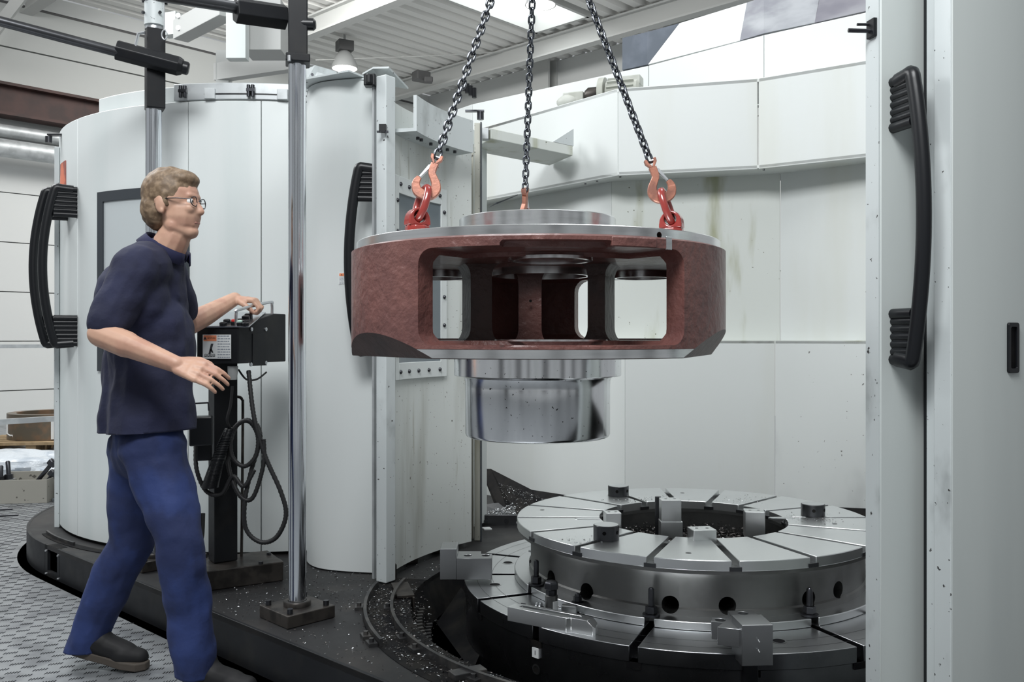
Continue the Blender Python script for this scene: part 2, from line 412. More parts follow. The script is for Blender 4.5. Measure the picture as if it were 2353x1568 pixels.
# ceiling: trapezoidal deck, ribs along the left wall direction
ZC = 6.3
ceil = thing('ceiling', 'white corrugated steel hall ceiling', 'ceiling', (CO.x, CO.y, ZC), kind='structure')
dk = MB(); pitch = .30; nrib = 46
SKY0, SKY1 = 4.33, 5.36            # skylight strip, metres along U from the corner wall line
def deck(lo, hi, t0, t1):
    m = MB(); prof = []
    s = lo
    while s < hi-1e-6:
        for ds, dz in ((0, .09), (.07, .09), (.11, 0), (.26, 0), (.30, .09)):
            q = min(s+ds, hi); prof.append((q, dz))
        s += pitch
    a = CO-W_*0
    vs = []
    for t in (t0, t1):
        for q, dz in prof: p = a+U*q-W_*t; vs.append((p.x, p.y, ZC+dz))
    n = len(prof)
    m.add(vs, [(i, i+1, n+i+1, n+i) for i in range(n-1)])
    return m
deck(-.05, SKY0-.08, -.1, 13).build('deck_sheet', 'hall_ceiling', ceil)
deck(SKY1+.08, 14, -.1, 13).build('deck_sheet', 'hall_ceiling', ceil)
deck(SKY0-.08, SKY1+.08, -.1, 1.42).build('deck_sheet', 'hall_ceiling', ceil)
deck(SKY0-.08, SKY1+.08, 4.18, 13).build('deck_sheet', 'hall_ceiling', ceil)
def obox(c2, along, length, width, z0, z1, name, mat_, parent=None, bevel=0):
    """box in plan centred at c2, its length along 'along'"""
    a = atan2(along.y, along.x); m = MB(); m.box((c2.x, c2.y, (z0+z1)/2), (length, width, z1-z0), a)
    return m.build(name, mat_, parent, bevel=bevel)
sk = thing('window_1', 'bright rectangular skylight in the hall ceiling', 'skylight', (CO.x, CO.y, ZC), kind='structure')
c2 = CO+U*((SKY0+SKY1)/2)-W_*2.8
obox(c2, W_, 2.7, SKY1-SKY0, ZC+.32, ZC+.36, 'pane', 'skylight_glow', sk)
for s in (-1, 1):
    obox(c2+U*(s*((SKY1-SKY0)/2+.04)), W_, 2.8, .06, ZC-.02, ZC+.40, 'curb', 'hall_steel', sk)
    obox(c2+W_*(s*1.37), U, SKY1-SKY0+.1, .06, ZC-.02, ZC+.40, 'curb', 'hall_steel', sk)
wf = thing('reflection_piers', 'added unseen piers behind the camera for the steel to reflect', 'wall', (0, -6, 0), kind='structure')  # added unseen piers, placed so the turned steel has streaks to reflect
for a, R_, wd, mt in ((-62, 7.0, .9, 'lamp_dark'), (-47, 7.4, .5, 'hall_wall'), (-33, 7.0, 1.1, 'lamp_dark'), (-16, 7.6, .5, 'lamp_dark'), (-4, 7.2, .8, 'hall_wall'), (12, 7.0, 1.2, 'lamp_dark'), (27, 7.5, .5, 'hall_wall'), (40, 7.0, .8, 'lamp_dark'), (58, 7.2, .6, 'lamp_dark'), (78, 6.6, 1.0, 'lamp_dark')):
    q = pol((0, 1.0), R_, a); m = MB(); m.box((q.x, q.y, 2.6), (wd, .5, 5.2), radians(a)); m.build('reflection_pier', mt, wf)
# ================================================================== HALL THINGS
def beam(t, s0, s1, label, zb=5.95, name='roof_beam', h=.32, wd=.18, group='roof beams'):
    """I-beam along U at distance t from the back wall"""
    c = CO-W_*t+U*((s0+s1)/2); r = thing(name, label, 'beam', (c.x, c.y, zb), group)
    obox(c, U, s1-s0, wd, zb, zb+.03, 'bottom_flange', 'hall_steel', r); obox(c, U, s1-s0, .03, zb+.03, zb+h-.03, 'web', 'hall_steel', r)
    obox(c, U, s1-s0, wd, zb+h-.03, zb+h, 'top_flange', 'hall_steel', r); return r
beam(1.15, -.1, 12, 'white steel roof beam crossing below the skylight, nearer the back wall', group=None)
beam(4.45, -.1, 12, 'white steel roof beam above the hanging lamp, left of the chains', group=None)
beam(7.9, -.1, 12, 'white steel roof beam running out at top left of the hall', group=None)
# column with duct on the back wall
def wallpt(px):
    d = Vector(((px-CX)/F, 1.0)); n = W_; t = CO.dot(n)/d.dot(n); return d*t
q = wallpt(1262)-W_*.25
r = thing('hall_column', 'pale steel column against the back wall below the beam', 'column', (q.x, q.y, 0))
obox(q, U, .42, .05, 0, ZC, 'flange', 'hall_steel', r); obox(q+W_*.12, U, .04, .2, 0, ZC, 'web', 'hall_steel', r); obox(q+W_*.23, U, .42, .05, 0, ZC, 'flange', 'hall_steel', r)
q = wallpt(1590)-W_*.4
m = MB(); m.tube(spline([(q.x, q.y, 4.2), (q.x, q.y, 5.2), (q.x, q.y, 5.7), (q.x-.0, q.y, 6.28)], 4), .25, 18)
o = m.build('ventilation_pipe', 'hall_steel', smooth=40); tag(o, 'pale round ventilation pipe on the back wall above the printed panel', 'pipe')
# crane runway beam (brown) and pipes along the left wall
r = thing('crane_runway', 'dark brown crane runway beam along the left hall wall', 'beam', (wl0.x, wl0.y, 4.3))
c0 = A0-W_*1.2-Vector((-.0, 0))+Vector((W_.y, -W_.x))*.35
obox(c0, W_, 9.0, .30, 4.32, 4.36, 'bottom_flange', 'brown_beam', r); obox(c0, W_, 9.0, .03, 4.36, 4.74, 'web', 'brown_beam', r); obox(c0, W_, 9.0, .30, 4.74, 4.78, 'top_flange', 'brown_beam', r)
for k, (z, rr, dd, lb) in enumerate(((4.13, .09, .30, 'pale insulated pipe directly under the brown runway beam'), (3.86, .13, .42, 'thick pale pipe, lower of the two on the left hall wall'))):
    c = A0+Vector((W_.y, -W_.x))*dd
    m = MB(); p0 = c-W_*7; p1 = c+W_*3.6; m.tube([(p0.x, p0.y, z), (p1.x, p1.y, z)], rr, 16); o = m.build('wall_pipe', 'galvanised', smooth=40); tag(o, lb, 'pipe', 'pipes on the left hall wall')
# diagonal brace top left
m = MB(); a, b = P(-30, 95, 12.2), P(62, -25, 11.6); m.tube([a, b], .09, 4); o = m.build('roof_brace', 'hall_steel'); tag(o, 'pale diagonal roof brace at the top left corner', 'brace')
# suspended white steelwork left of the front chrome column
r = thing('jib_frame', 'white steel frame of box sections hanging behind the black column sleeves', 'steel frame', tuple(P(560, 100, 8.0)))
def bar(m, a, b, w_, h_):
    a = Vector(a); b = Vector(b); d = b-a; M = frame_m((a+b)/2, d, Vector((0, 0, 1)) if abs(d.normalized().z) < .9 else Vector((0, -1, 0)))
    m.box((0, 0, 0), (d.length, w_, h_), M=M)
m = MB(); bar(m, P(415, 66, 8.0), P(522, 22, 7.4), .14, .17); m.build('arm', 'hall_steel', r, bevel=.005)
m = MB(); bar(m, P(380, 60, 8.05), P(412, 55, 8.0), .10, .20); m.build('bracket_plate', 'white_paint', r)
for dy in (40, 68): m = MB(); m.cyl((0, 0, 0), .022, .05, 8, frame_m(P(414, dy, 7.9), (1, 0, 0), (0, -1, 0))); m.build('bolt', 'zinc', r)
m = MB(); bar(m, P(546, -20, 7.35), P(546, 138, 7.35), .16, .10); m.build('hanger', 'white_paint', r, bevel=.004)
m = MB(); m.box(tuple(P(612, 70, 7.6)), (.32, .3, .42)); m.build('end_box', 'hall_steel', r, bevel=.004)
m = MB(); bar(m, P(500, 185, 8.6), P(700, 120, 8.2), .10, .16); m.build('diagonal', 'hall_steel', r)
m = MB(); bar(m, P(515, 200, 8.6), P(515, 120, 8.6), .12, .12); m.build('stub', 'hall_wall_grey', r)
# high-bay lamps
def lamp(p, label, s=1.0):
    x, y, z = p; r = thing('hanging_lamp', label, 'lamp', (x, y, z), 'high-bay hall lamps')
    m = MB(); m.lathe([(.225, 0), (.215, .05), (.17, .17), (.10, .27), (.07, .30), (.06, .30), (.09, .262), (.155, .165), (.2, .05), (.21, 0)], 28, Matrix.Translation(p), close=True); m.build('lamp_shade', 'lamp_grey', r, smooth=50)
    m = MB(); m.lathe([(0, -.035), (.12, -.03), (.19, -.006), (.208, .012), (0, .013)], 28, Matrix.Translation(p)); m.build('diffuser', 'lamp_glow', r, smooth=60)
    m = MB(); m.box((x, y, z+.38), (.26, .22, .17), .5); m.build('ballast_box', 'lamp_dark', r, bevel=.01)
    m = MB(); m.tube([(x, y, z+.46), (x, y, ZC+.05)], .02, 8); m.build('stem', 'lamp_grey', r); return r
lamp(P(792, 158, 15.2), 'lit grey bell-shaped hanging lamp left of the chains')
lamp(P(228, -8, 14.5), 'lit hanging lamp cut by the top edge at far left')
lamp(P(1242, 12, 12.9), 'lit hanging lamp in front of the skylight behind the middle chain')
# ducts / cable between
m = MB(); m.tube([P(725, 138, 15), P(1000, 128, 15.5), P(1180, 118, 16)], .008, 6); o = m.build('ceiling_cable', 'hall_steel'); tag(o, 'thin pale cable strung under the ceiling', 'cable')
m = MB(); m.box(tuple(P(968, 176, 16.3)), (.28, .22, .17), .6); m.box(tuple(P(984, 184, 16.2)), (.16, .16, .10), .2); o = m.build('projector_light', 'lamp_dark', bevel=.02); tag(o, 'small dark box lamp under the ceiling above the curved door', 'lamp')
# things on the floor at far left
r = thing('guard_rail', 'galvanised guard rail crossing in front of the far left wall', 'rail', (-5.6, 9, 0))
m = MB(); bar(m, P(-60, 796, 8.6), P(128, 796, 9.0), .05, .035); m.build('top_rail', 'galvanised', r)
m = MB(); bar(m, P(-60, 974, 8.2), P(130, 962, 8.7), .05, .05); m.build('mid_rail', 'galvanised', r)
for px in (-60, 128):
    a, b = (P(px, 796, 8.6), P(px, 974, 8.2)) if px < 0 else (P(px, 796, 9.0), P(px, 962, 8.7))
    m = MB(); bar(m, (a.x, a.y+.04, 0), (a.x, a.y+.04, a.z), .05, .05); m.build('post', 'galvanised', r)
    m = MB(); bar(m, b, (a.x, a.y+.04, b.z), .03, .03); m.build('rail_bracket', 'galvanised', r)
RC = Vector((-5.03, 9.78, .118))
r = thing('turned_ring', 'brown metal ring standing on a pallet at far left', 'ring', tuple(RC))
m = MB(); m.lathe([(.40, 0), (.40, .27), (.31, .27), (.31, 0)], 40, Matrix.Translation(RC), close=True); m.build('ring_body', 'ring_brown', r, smooth=40)
m = MB(); p = RC+Vector((-.26, -.32, .02)); m.tube([p+Vector((0, -.02, .2)), p+Vector((0, -.02, .05)), p+Vector((.03, -.02, .03)), p+Vector((.06, -.02, .03)), p+Vector((.07, -.02, 0))], .008, 6); m.build('hook', 'sticker_white', r)
m = MB(); m.box(tuple(RC+Vector((.22, -.345, .13))), (.035, .006, .24), .5); m.build('paper_strip', 'sticker_white', r)
r = thing('wooden_pallet', 'wooden pallet under the brown ring at far left', 'pallet', (RC.x, RC.y, .0))
for k in range(6): m = MB(); m.box((RC.x, RC.y-.45+k*.17, .100), (1.25, .12, .03), .12); m.build('board', 'wood', r)
for k in (-1, 0, 1):
    m = MB(); m.box((RC.x+k*.52, RC.y, .043), (.1, .95, .084), .12); m.build('bearer', 'wood', r)
# crumpled plastic film
def blob(c, s, seed, n=26, amp=.22):
    m = MB(); vs = []; fs = []
    for i in range(n+1):
        for j in range(n):
            th = pi*i/n; ph = 2*pi*j/n
            d = Vector((sin(th)*cos(ph), sin(th)*sin(ph), cos(th)))
            k = 1+amp*noise.noise(d*2.2+Vector((seed, 0, 0)))+amp*.55*abs(noise.noise(d*5.5+Vector((0, seed, 0))))
            vs.append((c[0]+d.x*s[0]*k, c[1]+d.y*s[1]*k, max(.004, c[2]+d.z*s[2]*k)))
    for i in range(n):
        for j in range(n):
            fs.append((i*n+j, i*n+(j+1) % n, (i+1)*n+(j+1) % n, (i+1)*n+j))
    return m.add(vs, fs)
o = blob((-4.30, 7.75, .10), (.50, .30, .125), 3.1).build('plastic_film', 'plastic_film', smooth=35); tag(o, 'crumpled clear plastic film heaped behind the grey bolt crate', 'plastic film')
o = blob((-3.62, 7.2, .08), (.20, .20, .10), 8.4).build('plastic_film', 'plastic_film', smooth=35); tag(o, 'smaller heap of plastic film beside the machine at far left', 'plastic film')
# crate of bolts
cr = PZ(40, 1158, 0); cr = Vector((cr.x, cr.y+.12, 0)); rz = .10
r = thing('bolt_crate', 'scuffed grey sheet-metal crate holding clamping bolts, far left', 'crate', tuple(cr))
Mc = Matrix.Translation(cr) @ Matrix.Rotation(rz, 4, 'Z')
for nm, c, d in (('front_wall', (0, -.115, .085), (.38, .006, .17)), ('back_wall', (0, .115, .10), (.38, .006, .20)), ('side_wall', (.187, 0, .085), (.006, .23, .17)), ('side_wall', (-.187, 0, .085), (.006, .23, .17)), ('bottom', (0, 0, .006), (.37, .23, .01))):
    m = MB(); m.box(c, d, M=Mc); m.build(nm, 'crate_grey', r, bevel=.002)
def hexbolt(name, base, axis, L, rs, rn, label, mat_='bolt_black', nut_at=.45, washer=True, cat='bolt', group=None, ball=False):
    base = Vector(base); ax = Vector(axis).normalized(); M = frame_m(base, ax.orthogonal(), ax)
    r = thing(name, label, cat, tuple(base), group)
    m = MB(); m.lathe([(rs*.8, 0), (rs, rs*.3), (rs, L-rs*.5), (rs*.6, L)], 12, M); m.build('shank', mat_, r, smooth=40)
    m = MB(); z = L*nut_at; m.lathe([(rn*.9, z), (rn, z+.002), (rn, z+rn*1.1), (rn*.88, z+rn*1.2)], 6, M); m.build('nut', mat_, r)
    if washer: m = MB(); m.lathe([(rn*1.45, z-.006), (rn*1.45, z-.001), (rn*1.3, z)], 18, M); m.build('washer', 'zinc' if washer == 2 else mat_, r, smooth=40)
    return r
hexbolt('clamping_bolt', cr+Vector((-.145, -.08, .05)), (.02, 0, 1), .22, .016, .03, 'black clamping bolt, left of the two upright ones in the crate', nut_at=.5, washer=2)
hexbolt('clamping_bolt', cr+Vector((-.09, -.05, .06)), (-.08, 0, 1), .24, .016, .03, 'black clamping bolt, right of the two upright ones in the crate', nut_at=.45, washer=2)
hexbolt('clamping_bolt', cr+Vector((.06, -.04, .10)), (.62, 0, .75), .27, .015, .034, 'black clamping bolt leaning over the right side of the crate, upper one', nut_at=.8, washer=False)
hexbolt('clamping_bolt', cr+Vector((.11, .03, .10)), (.5, .1, .7), .15, .015, .036, 'short black clamping bolt leaning over the right side of the crate', nut_at=.6, washer=False)
def jack(c, label, s=1.0, mat_='jack_grey'):
    c = Vector(c); r = thing('screw_jack', label, 'jack', tuple(c), 'screw jacks'); Mj = Matrix.Translation(c)
    m = MB(); m.box((0, 0, .01*s), (.12*s, .12*s, .02*s), .3, Mj); m.build('base', mat_, r, bevel=.003)
    m = MB(); m.lathe([(.045*s, .02*s), (.042*s, .13*s), (.03*s, .135*s)], 18, Mj); m.build('body', mat_, r, smooth=40)
    m = MB(); m.lathe([(.022*s, .13*s), (.022*s, .21*s)], 12, Mj); m.build('screw', 'bolt_black', r, smooth=40)
    m = MB(); m.lathe([(.042*s, .21*s), (.045*s, .214*s), (.045*s, .24*s), (.036*s, .246*s)], 6, Mj); m.build('head', 'bolt_black', r)
    return r
jj = PZ(121, 1150, 0); jack((jj.x+.055, jj.y+.03, 0), 'grey screw jack next to the bolt crate, front one')
jack((jj.x+.01, jj.y+.22, 0), 'grey screw jack mostly hidden behind the front jack', .85)
for k, (x, y, ln, lb) in enumerate(((-8, 1186, .13, 'short black rod lying on the floor at the left edge, nearer one'), (-10, 1172, .10, 'short black rod lying on the floor at the left edge, farther one'))):
    a = PZ(x, y, .006); m = MB(); m.tube([a, a+Vector((ln, .03, 0))], .006, 6); o = m.build('steel_rod', 'bolt_black'); tag(o, lb, 'rod')

# ================================================================== MACHINE BASE
mb_ = thing('machine_platform', 'black steel base platform with rounded left end carrying the white doors', 'machine base', (D[0], D[1], 0))
po = platform_outline(0)
# deck: outline on the outside, open circle around the turntable on the inside
RI = 1.10
deck_poly = [Vector(p) for p in po[:-1]]
e_end = Vector(po[-2])+tang*3.05
deck_poly.append(e_end)
a_s, a_e = -38, -176      # inner rim of the deck around T, walking back
inner = [pol(T, RI+.02, a_s+(a_e-a_s)*i/30).xy for i in range(31)]
dpoly = deck_poly+[Vector(v) for v in inner]+[Vector((.3, 6.4)), Vector((-.5, 7.05))]
def polyslab(poly, z0, z1, name, mat_, parent, bevel=0):
    bm = bmesh.new(); vs = [bm.verts.new((p[0], p[1], z1)) for p in poly]; f = bm.faces.new(vs)
    if f.normal.z < 0: f.normal_flip()
    g = bmesh.ops.extrude_face_region(bm, geom=[f]); nv = [v for v in g['geom'] if isinstance(v, bmesh.types.BMVert)]
    bmesh.ops.translate(bm, verts=nv, vec=(0, 0, z0-z1)); bmesh.ops.recalc_face_normals(bm, faces=bm.faces)
    me = bpy.data.meshes.new(name); bm.to_mesh(me); bm.free(); me.materials.append(MAT[mat_] if isinstance(mat_, str) else mat_)
    o = bpy.data.objects.new(name, me); COL.objects.link(o)
    if parent: adopt(o, parent)
    if bevel: b = o.modifiers.new('bevel', 'BEVEL'); b.width = bevel; b.segments = 2; b.limit_method = 'ANGLE'; b.angle_limit = radians(50)
    return o
polyslab(dpoly, ZP-.02, ZP, 'deck', 'black_deck', mb_)
# outer skirt: a rounded length with a rope slot, then a straight length
aE = degrees(atan2(nrm.x, -nrm.y)); aSl = hit(122, D, RP)
m = MB(); m.arcbox(D, RP-.014, RP, -150, aE-.15, -.16, ZP+.001, 60); so = m.build('skirt', 'black_paint', mb_)
sharp(so, 30)
q0 = Vector(po[-2]); q1 = Vector(po[-1])
def on_edge(px):
    k = (px-CX)/F; return q0+tang*((k*q0.y-q0.x)/(tang.x-k*tang.y))
sl0, sl1, qs = on_edge(109), on_edge(131), on_edge(136)
m = MB(); m.prism([tuple(q0), tuple(qs), tuple(qs-nrm*.014), tuple(q0-nrm*.014)], -.16, ZP+.001); so = m.build('skirt', 'black_paint', mb_)
c = MB(); c.prism([tuple(sl0+nrm*.05), tuple(sl1+nrm*.05), tuple(sl1-nrm*.06), tuple(sl0-nrm*.06)], .03, ZP+.05); cut(so, [c])
m = MB(); m.prism([tuple(sl0-nrm*.002), tuple(sl1-nrm*.002), tuple(sl1-nrm*.05), tuple(sl0-nrm*.05)], ZP-.019, ZP+.0015); m.build('slot_top', 'pit_black', mb_)
m = MB(); m.prism([tuple(q0-nrm*.06), tuple(qs-nrm*.06), tuple(qs-nrm*.08), tuple(q0-nrm*.08)], -.1, ZP-.021); m.build('slot_back', 'pit_black', mb_)
m = MB(); m.prism([tuple(qs+tang*.003), tuple(q1), tuple(q1-nrm*.014), tuple(qs+tang*.003-nrm*.014)], -.16, ZP+.001); m.build('skirt', 'black_paint', mb_, bevel=.002)
for px, dz in ((106, .125), (106, .01), (133.5, .125), (133.5, .01)):
    q = on_edge(px); m = MB(); m.lathe([(.006, 0), (.006, .004), (.003, .006)], 8, frame_m((q.x, q.y, dz), (0, 0, 1), (nrm.x, nrm.y, 0))); m.build('screw', 'zinc', mb_)
a = aSl
m = MB(); m.arcbox(D, RP-.10, RP-.055, a-14, a+40, ZP-.004, ZP+.003, 26); m.build('door_groove', 'pit_black', mb_)
m = MB(); m.arcbox(D, RP-.085, RP-.075, a-14, a+2, ZP, ZP+.018, 16); m.build('door_rail', 'rail_steel', mb_)
# sunken curved rail bed beside the turntable
m = MB(); m.arcbox(T, 1.12, 1.30, -104, -30, ZP-.006, ZP+.002, 30); m.build('rail_bed', 'pit_black', mb_)
m = MB(); m.arcbox(T, 1.285, 1.297, -97, -64, ZP, ZP+.028, 24); m.build('door_rail', 'rail_steel', mb_)
m = MB(); m.arcbox(T, 1.185, 1.197, -100, -34, ZP, ZP+.028, 36); m.build('door_rail', 'rail_steel', mb_)
for R_, a in ((1.325, -84), (1.325, -69), (1.215, -83), (1.215, -66), (1.215, -60), (1.215, -44), (1.325, -65.5), (1.215, -37)):
    p = pol(T, R_-.01, a, ZP+.006); m = MB(); m.box(tuple(p), (.05, .03, .012), radians(a)); m.cyl((p.x, p.y, ZP+.012), .009, .012, 6); m.build('rail_clip', 'rail_steel', mb_)
# trough between rail and turntable: dark sloping walls and riffled bottom
tr = MB()
for k in range(30):
    a0, a1 = -140+k*4, -136+k*4
    q = [pol(T, 1.12, a0, ZP-.02), pol(T, 1.12, a1, ZP-.02), pol(T, .95, a1, -.30), pol(T, .95, a0, -.30)]
    tr.add([tuple(v) for v in q], [(0, 1, 2, 3)])
tr.build('trough_wall', 'pit_black', mb_)
m = MB()
for k in range(22):
    a = -92+k*2.1
    for j in range(4):
        p = pol(T, 1.085-j*.033, a+(j % 2), .10-j*.055); m.box(tuple(p), (.016, .024, .008), radians(a+20))
o = m.build('trough_ribs', 'rail_steel', mb_); tag(o, kind='stuff')
m = MB(); a0 = PZ(1002, 1440, -.02); 
m.add([tuple(PZ(1060, 1350, .10)), tuple(PZ(1003, 1432, .02)), tuple(PZ(1085, 1545, .02)), tuple(PZ(1130, 1440, .10))], [(0, 1, 2, 3)]); m.build('guard_plate', 'pit_black', mb_)
# bracket channel beside the door post foot
p = PZ(925, 1362, ZP); m = MB(); m.box((p.x, p.y, ZP+.01), (.07, .20, .012), .25); m.box((p.x+.033, p.y-.01, ZP-.06), (.008, .20, .14), .25); m.build('chip_guide', 'plate_oily', mb_, bevel=.002)
# roller blocks along the inside of the curved door foot
for px, py in ((895, 1318), (945, 1285), (1003, 1262), (1048, 1240)):
    p = PZ(px, py+8, ZP); m = MB(); m.box((p.x, p.y, ZP+.03), (.05, .06, .06), .4); m.cyl((p.x-.02, p.y-.035, ZP+.035), .012, .01, 10, None); m.build('roller_block', 'plate_oily', mb_, bevel=.004)
# narrow end plate at the front right of the platform
p = PZ(1075, 1556, ZP); m = MB(); m.box((p.x, p.y, ZP+.012), (.11, .05, .02), .5); m.build('end_plate', 'rail_steel', mb_, bevel=.002)
# scrap chips lying on the deck
def chips(n, place, name, label, parent, mats=('chip_bright', 'chip_dark'), smin=.0015, smax=.0045, share=.6):
    m = MB(); rnd = random.Random(hash(name) % 1000 if False else len(name)*7+n)
    for i in range(n):
        p = place(rnd)
        if p is None: continue
        s = rnd.uniform(smin, smax); m.mi = 0 if rnd.random() < share else 1
        vs = [(p[0]+rnd.uniform(-1, 1)*s*1.6, p[1]+rnd.uniform(-1, 1)*s*1.6, p[2]+rnd.uniform(0, 1.3)*s) for k in range(4)]
        m.add(vs, [(0, 1, 2), (0, 2, 3), (0, 3, 1), (1, 3, 2)])
    o = m.build(name, list(mats), parent, fix=False); return tag(o, label, None, kind='stuff')
def on_deck(rnd):
    px, py = rnd.uniform(480, 1060), rnd.uniform(1285, 1560)
    if rnd.random() < .5: py = 1285+(py-1285)*.45
    p = PZ(px, py, ZP)
    q = p.xy-Vector(D)
    if (p.xy-(Vector(D)+nrm*RP)).dot(nrm) > -.02: return None
    if (p.xy-Vector(T)).length < 1.13: return None
    if q.length < 1.36: return None
    return (p.x, p.y, ZP)
o = chips(1700, on_deck, 'deck_chips', None, mb_, share=.35, smax=.0036)
def in_trough(rnd):
    a = rnd.uniform(-100, -34); R = rnd.uniform(.96, 1.28); z = ZP+.002 if R > 1.12 else ZP-.02-(1.12-R)*1.65
    p = pol(T, R, a, z); return tuple(p)
chips(2600, in_trough, 'trough_chips', None, mb_, share=.3, smax=.004)

# ================================================================== ROUND LOADING STATION (left)
RD = 1.35; ZT = 2.33
ld = thing('round_enclosure', 'white curved sheet-metal enclosure with dark-framed window at left', 'machine enclosure', (D[0], D[1], ZP))
a_seams = [-112, hit(178, D, RD), hit(432, D, RD), hit(600, D, RD), 20, 62]
for k, (a0, a1) in enumerate(zip(a_seams[:-1], a_seams[1:])):
    top = ZT+(.0 if k != 1 else .0)
    m = MB(); m.arcbox(D, RD-.03, RD, a0+.07, a1-.07, ZP+.015, top, 18); m.build('panel', 'white_panel', ld, smooth=40, bevel=.003)
m = MB(); m.arcbox(D, RD-.06, RD-.035, -112, 62, ZP, ZT-.02, 60); m.build('inner_skin', 'hall_wall_grey', ld, smooth=40)
m = MB(); m.arcbox(D, RD-.10, RD-.05, hit(205, D, RD), hit(440, D, RD), ZT, ZT+.09, 20); m.build('top_cover', 'white_panel', ld, smooth=40, bevel=.004)
m = MB(); m.arcbox(D, RD-.30, RD-.25, -85, -40, ZT, ZT+.05, 14); m.build('top_cover', 'white_panel', ld, smooth=40)
m = MB(); m.arcbox(D, RD-.035, RD+.004, hit(400, D, RD), 30, ZT+.005, ZT+.085, 20); m.build('top_rail', 'galvanised', ld, smooth=40, bevel=.003)
m = MB(); m.arcbox(D, RD-.02, RD+.006, hit(470, D, RD), 30, ZT+.028, ZT+.034, 20); m.build('rail_slot', 'plastic_black', ld)
for px in (425, 578):
    p = pol(D, RD+.02, hit(px, D, RD), ZT+.035)
    m = MB(); m.cyl(p-Vector((.010, 0, .02)), .009, .055, 10); m.cyl(p+Vector((.010, 0, -.02)), .009, .055, 10); m.box(tuple(p+Vector((0, 0, .01))), (.038, .02, .014)); m.build('roller', 'bolt_black', ld, smooth=40)
for px in (485, 650):
    p = pol(D, RD+.012, hit(px, D, RD), ZT+.03); m = MB(); m.box(tuple(p), (.05, .02, .05)); m.build('rail_bracket', 'galvanised', ld, bevel=.002)
# kick gap below
m = MB(); m.arcbox(D, RD-.05, RD-.015, -100, 40, ZP, ZP+.02, 40); m.build('foot_gap', 'pit_black', ld)
# window: frame of four bars and a pane
aw0, aw1 = hit(228, D, RD), hit(436, D, RD); zw0, zw1 = 1.03, 1.925; fa = 1.9
for a0, a1, z0, z1 in ((aw0, aw0+fa, zw0, zw1), (aw1-fa, aw1, zw0, zw1), (aw0+fa, aw1-fa, zw1-.05, zw1), (aw0+fa, aw1-fa, zw0, zw0+.05)):
    m = MB(); m.arcbox(D, RD-.01, RD+.012, a0, a1, z0, z1, 10); m.build('window_frame', 'dark_gasket', ld, smooth=40)
m = MB(); m.arcbox(D, RD-.005, RD+.004, aw0+fa, aw1-fa, zw0+.05, zw1-.05, 12); m.build('pane', 'glass_pale', ld, smooth=40)
# edge post at the far left limb and orange print behind
pa = hit(141, D, RD+.0)
ea, eb = PX(126.5, 4.95), PX(137.5, 4.95); m = MB(); m.box(((ea.x+eb.x)/2, 4.97, 1.20), (eb.x-ea.x, .06, 2.09)); m.build('edge_post', 'white_worn', ld, bevel=.003)
p = pol(D, RD+.008, hit(149, D, RD)+.5, 1.99); m = MB(); m.arcbox(D, RD, RD+.004, hit(140, D, RD), hit(152, D, RD), 1.93, 2.14, 3); m.build('print', 'orange_print', ld)
p = P(112, 320, 4.9); m = MB(); m.cyl(p-Vector((0, 0, .02)), .018, .035, 10); m.box(tuple(p+Vector((.05, 0, .022))), (.10, .04, .008)); m.build('limit_switch', 'bolt_black', ld, smooth=40)

def handle(parent, base, outw, z0, z1, reach=.125, name='door_handle'):
    """bowed grip with two ribbed feet; base xy on the door face, outw plan direction it stands off, z0..z1"""
    base = Vector((base[0], base[1])); n = Vector((outw[0], outw[1])).normalized(); t = Vector((-n.y, n.x)); L = z1-z0
    def w3(s, d, z): q = base+n*d+t*s; return Vector((q.x, q.y, z))
    fh = L*.19
    # grip: rectangular-ish rounded bar following a bowed path
    path = []
    for i in range(25):
        u = i/24; d = reach*(.62+.38*sin(pi*u)**.8)
        path.append((d, z0+L*(.012+.976*u)))
    m = MB(); pts = [(.018, z0+.014), (reach*.45, z0+.010)]+path+[(reach*.45, z1-.010), (.018, z1-.014)]
    pp = [w3(0, d, z) for d, z in spline([Vector((d, z, 0)) for d, z in pts], 2) for _ in (0,)] if False else [w3(0, v.x, v.y) for v in spline([Vector((d, z, 0)) for d, z in pts], 3)]
    m.tube(pp, .022, 12, flat=.8)
    g = m.build(name, 'plastic_black', parent, smooth=50)
    for zc0, zc1 in ((z0, z0+fh), (z1-fh, z1)):
        m = MB()                                    # foot web with ribs
        a, b = w3(-.014, .004, zc0+.01), w3(.014, reach*.72, zc1-.01)
        c = (w3(0, .004, 0)+w3(0, reach*.70, 0))/2
        m.box((c.x, c.y, (zc0+zc1)/2), (reach*.70, .011, fh-.02), atan2(n.y, n.x))
        m.build('handle_foot', 'plastic_black', g, bevel=.005)
        for k in range(7):
            zz = zc0+.012+(fh-.024)*k/6
            rr = .0145 if k in (0, 6) else .0100
            m = MB(); m.tube([w3(0, .0, zz), w3(0, reach*.68, zz)], rr, 12); m.build('rib', 'plastic_black', g, smooth=50)
    return g
ah = hit(182, D, RD)-1.0
hp = pol(D, RD, ah); n_ = pol((0, 0), 1, ah-22)
handle(ld, (hp.x, hp.y), (n_.x, n_.y), 1.155, 1.975, .16)
hp2 = pol(D, RD, ah-6.5)
handle(ld, (hp2.x, hp2.y), (n_.x-.05, n_.y), 1.155, 1.975, .16)

